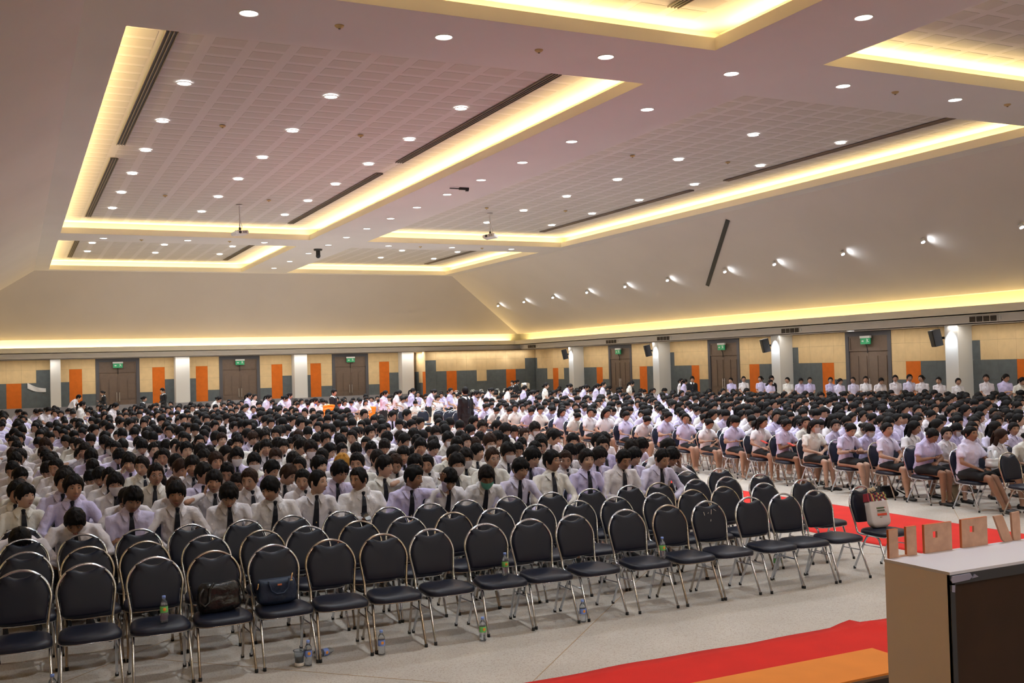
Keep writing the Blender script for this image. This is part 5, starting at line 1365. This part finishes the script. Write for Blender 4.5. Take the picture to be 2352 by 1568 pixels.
g.box(.062, .075, -.0545, -.051, .212, .22, MT['printr']); g.box(-.05, .075, -.0545, -.051, .168, .170, MT['printg'])
g.box(-.05, .082, -.0545, -.051, .130, .155, MT['printr']); g.box(-.018, -.006, -.0545, -.051, .108, .117, MT['plaidg']); g.box(.0, .01, -.0545, -.051, .108, .117, MT['printr'])
obj('front_print', g.mesh('front_print'), body)
r = thing('cloth_bag', 'black cloth bag slumped on the floor under the aisle-side women', 'bag', (13.2, 12.95, 0))
obj('bag_body', softbox(G(), .44, .3, .20, 2, None, .6, amp=.03).mesh('bag_body', MT['cloth'], True), r); obj('strap', G().tube([(.15, -.1, .12), (.3, -.15, .03), (.42, -.12, .012)], .012, 6).mesh('strap', MT['cloth'], True), r)
r = thing('cloth_bag', 'tan cloth bag standing on the floor under a chair near the aisle', 'bag', (13.62, 11.95, 0))
obj('bag_body', softbox(G(), .26, .10, .27, 8, None, .85, amp=.012).mesh('bag_body', MT['tan'], True), r)
r = thing('carrier_bag', 'crumpled white carrier bag on the lap of the heavy-set aisle woman', 'bag', (13.36, 10.95, .64))
obj('bag_body', softbox(G(), .24, .16, .15, 6, None, .8, amp=.025).mesh('bag_body', MT['plastic'], True), r)
obj('handle', G().tube([(-.06, 0, .14), (-.07, 0, .24), (-.03, 0, .27), (0, 0, .14)], [(.012, .02)]*4, 6).tube([(.03, 0, .14), (.07, 0, .25), (.10, 0, .22), (.08, 0, .13)], [(.012, .02)]*4, 6).mesh('handle', MT['plastic'], True), r)
for j, (x, y, z, m, lab) in enumerate([(13.10, 13.65, .70, 'phone', 'phone in the hands of the fourth woman on the aisle side'), (13.20, 12.73, .50, 'phonered', 'round red purse on the seat beside the woman with clasped hands'), (13.14, 15.2, .73, 'phonered', 'red-cased phone held by the sixth aisle-side woman'), (13.16, 16.0, .73, 'phonered', 'red-cased phone held by the seventh aisle-side woman')]):
    if 'purse' in lab: o = obj('purse', G().ball((0, 0, 0), (.06, .04, .022)).mesh('purse', MT[m], True), None, (x+.18, y+.1, .482), 0, lab, 'purse')
    else:
        o = obj('phone', G().box(-.037, .037, -.075, .075, -.004, .004).mesh('phone', MT[m]), None, (x, y, z+.03), 0, lab, 'phone'); o.rotation_euler = (R(20), 0, R(8))
# ------------------------------------------------------------------ tables and things at the back of the hall
def table(x0, x1, y0, y1, m, lab, h=.76):
    r = thing('draped_table', lab, 'table', ((x0+x1)/2, (y0+y1)/2, 0), 0, 'draped tables at the back of the hall')
    w_, d = (x1-x0)/2, (y1-y0)/2
    obj('tabletop', G().box(-w_, w_, -d, d, h-.03, h).mesh('tabletop', MT['stone']), r)
    vs, fs = [], []; per = []
    n = int((w_+d)*2/.12)*2
    for i in range(n):
        t = i/n*(4*w_+4*d)
        if t < 2*w_: p = (-w_+t, -d)
        elif t < 2*w_+2*d: p = (w_, -d+t-2*w_)
        elif t < 4*w_+2*d: p = (w_-(t-2*w_-2*d), d)
        else: p = (-w_, d-(t-4*w_-2*d))
        per.append(p)
    for lv, z in enumerate((h+.006, h-.02, .35, .02)):
        for i, p in enumerate(per):
            e = (.012, .02, .035+.015*(i % 2), .05+.03*(i % 2))[lv]; L_ = math.hypot(*p) or 1
            vs.append((p[0]*(1+e/w_), p[1]*(1+e/d), z))
    for lv in range(3):
        for i in range(n): j = (i+1) % n; fs.append((lv*n+i, lv*n+j, (lv+1)*n+j, (lv+1)*n+i))
    fs.append(tuple(range(n-1, -1, -1)))
    o = obj('tablecloth', G().add(vs, fs).mesh('tablecloth', m), r)
    for sx in (-1, 1):
        for sy in (-1, 1): obj('leg', G().tube([(sx*(w_-.08), sy*(d-.08), h-.03), (sx*(w_-.08), sy*(d-.08), 0)], .02, 6, None, round_=False).mesh('leg', MT['steel']), r)
    return r
table(2.7, 4.4, 51.0, 52.0, MT['clothy'], 'cream draped table before the left back door')
table(5.2, 6.8, 48.0, 49.0, MT['clothy'], 'cream draped table left of the first white back columns')
table(7.2, 9.0, 47.2, 48.2, MT['clothy'], 'low cream draped table before the second white back column')
table(11.2, 14.2, 47.4, 48.4, MT['clothy'], 'cream draped table between the third and fourth back columns')
table(14.0, 16.6, 44.6, 45.6, MT['clothp'], 'pale draped table with orange chairs beside it')
table(21.8, 25.9, 52.2, 53.4, MT['clothy'], 'long cream draped table loaded with white gift bags')
for i in range(16):
    x = 21.9+.25*i; r = thing('gift_bag', 'white carrier bag on the long draped table, %s from the left' % ordn(i), 'bag', (x, 52.55+.35*(i % 2), .77), R(pr.uniform(-30, 30)), 'white carrier bags on the long table')
    obj('bag_body', softbox(G(), .24, .16, .19, i, None, .8, amp=.02, n=6).mesh('bag_body', MT['plastic'], True), r)
    obj('handle', G().tube([(-.05, 0, .18), (-.06, 0, .27), (0, 0, .30), (.06, 0, .26), (.05, 0, .18)], .012, 6).mesh('handle', MT['plastic'], True), r)
def plastic_chair(x, y, rz, lab, z=0):
    r = thing('plastic_chair', lab, 'chair', (x, y, z), rz, 'orange plastic chairs at the back')
    obj('seat', G().prism([(-.20,-.21),(.20,-.21),(.18,.20),(-.18,.20)], .42, .45, None, 'z').mesh('seat', MT['chairo']), r)
    g = G(); vs, fs = [], []
    for i in range(7):
        for j in range(7):
            t = i/6; u = -1+j/3; vs.append((u*(.19+.045*t), .20+.09*t-.04*(1-u*u)*0+.03*u*u*-1, .43+.45*t-.03*u*u*t)); 
    n = len(vs); vs += [(a, b+.015, c) for a, b, c in vs]
    for i in range(6):
        for j in range(6): a = i*7+j; fs.append((a, a+1, a+8, a+7)); fs.append((n+a+7, n+a+8, n+a+1, n+a))
    per = [j for j in range(7)]+[7*i+6 for i in range(1, 7)]+[42+j for j in range(5, -1, -1)]+[7*i for i in range(5, 0, -1)]
    for q in range(len(per)): a, b = per[q], per[(q+1) % len(per)]; fs.append((b, a, n+a, n+b))
    obj('backrest', g.add(vs, fs).mesh('backrest', MT['chairo'], True), r)
    for sx in (-1, 1):
        for sy in (-1, 1): obj('leg', G().tube([(sx*.17, sy*.17, .43), (sx*.22, sy*.24, .0)], [.022, .016], 6, None, round_=False).mesh('leg', MT['chairo']), r)
for k in range(5): plastic_chair(9.1, 33.0, R(200), 'bright orange plastic chair in a stack beyond the men, %s from the floor' % ordn(k), .10*k)
plastic_chair(12.9, 40.2, R(190), 'bright orange plastic chair low in the crowd by the pale table')
for j, (x, y, rz) in enumerate([(8.4, 47.0, 40), (11.6, 46.6, 170), (15.0, 46.6, 20)]): plastic_chair(x, y, R(rz), 'orange plastic chair by the back tables, %s from the left' % ordn(j))
r = thing('water_urn', 'steel water urn standing beside the far corner', 'urn', (23.9, 47.9, 0))
obj('stand', G().box(-.25, .25, -.25, .25, 0, .85).mesh('stand', MT['dframe']), r)
obj('tank', G().lathe([(.0001,.85),(.22,.85),(.23,.9),(.23,1.38),(.2,1.43),(.05,1.46),(.0001,1.47)], None, 20).mesh('tank', MT['steel'], True), r)
obj('tap', G().tube([(0, -.22, .95), (0, -.30, .95), (0, -.30, .90)], .015, 8).mesh('tap', MT['black'], True), r)
r = thing('draped_cloth', 'white crumpled cloth hung aslant on the back wall panels', 'cloth', (1.2, 67.985, 1.78))
vs, fs = [], []
for i in range(13):
    for j in range(5):
        t = i/12; u = j/4; x = -.50+1.0*t; zc = .17-.30*t-.09*sin(pi*t); h = .34-.12*t
        vs.append((x, -.035-.03*sin(9*t+u*3), zc+(u-.5)*h))
n = len(vs); vs += [(a, b+.012, c) for a, b, c in vs]
for i in range(12):
    for j in range(4): a = i*5+j; fs.append((a, a+5, a+6, a+1)); fs.append((n+a+1, n+a+6, n+a+5, n+a))
obj('cloth', G().add(vs, fs).mesh('cloth', MT['plastic'], True), r)
for j, (x, y, m, lab) in enumerate([(9.6, 45.6, 'blueb', 'blue bag heaped on the floor behind the crowd left of the orange chair'), (11.9, 45.2, 'blueb', 'blue bag heaped behind the crowd right of the orange chair')]):
    r = thing('heaped_bag', lab, 'bag', (x, y, 0), 0, 'blue bags behind the crowd'); obj('bag_body', softbox(G(), .7, .5, .95, j, None, .7, amp=.05).mesh('bag_body', MT[m], True), r)
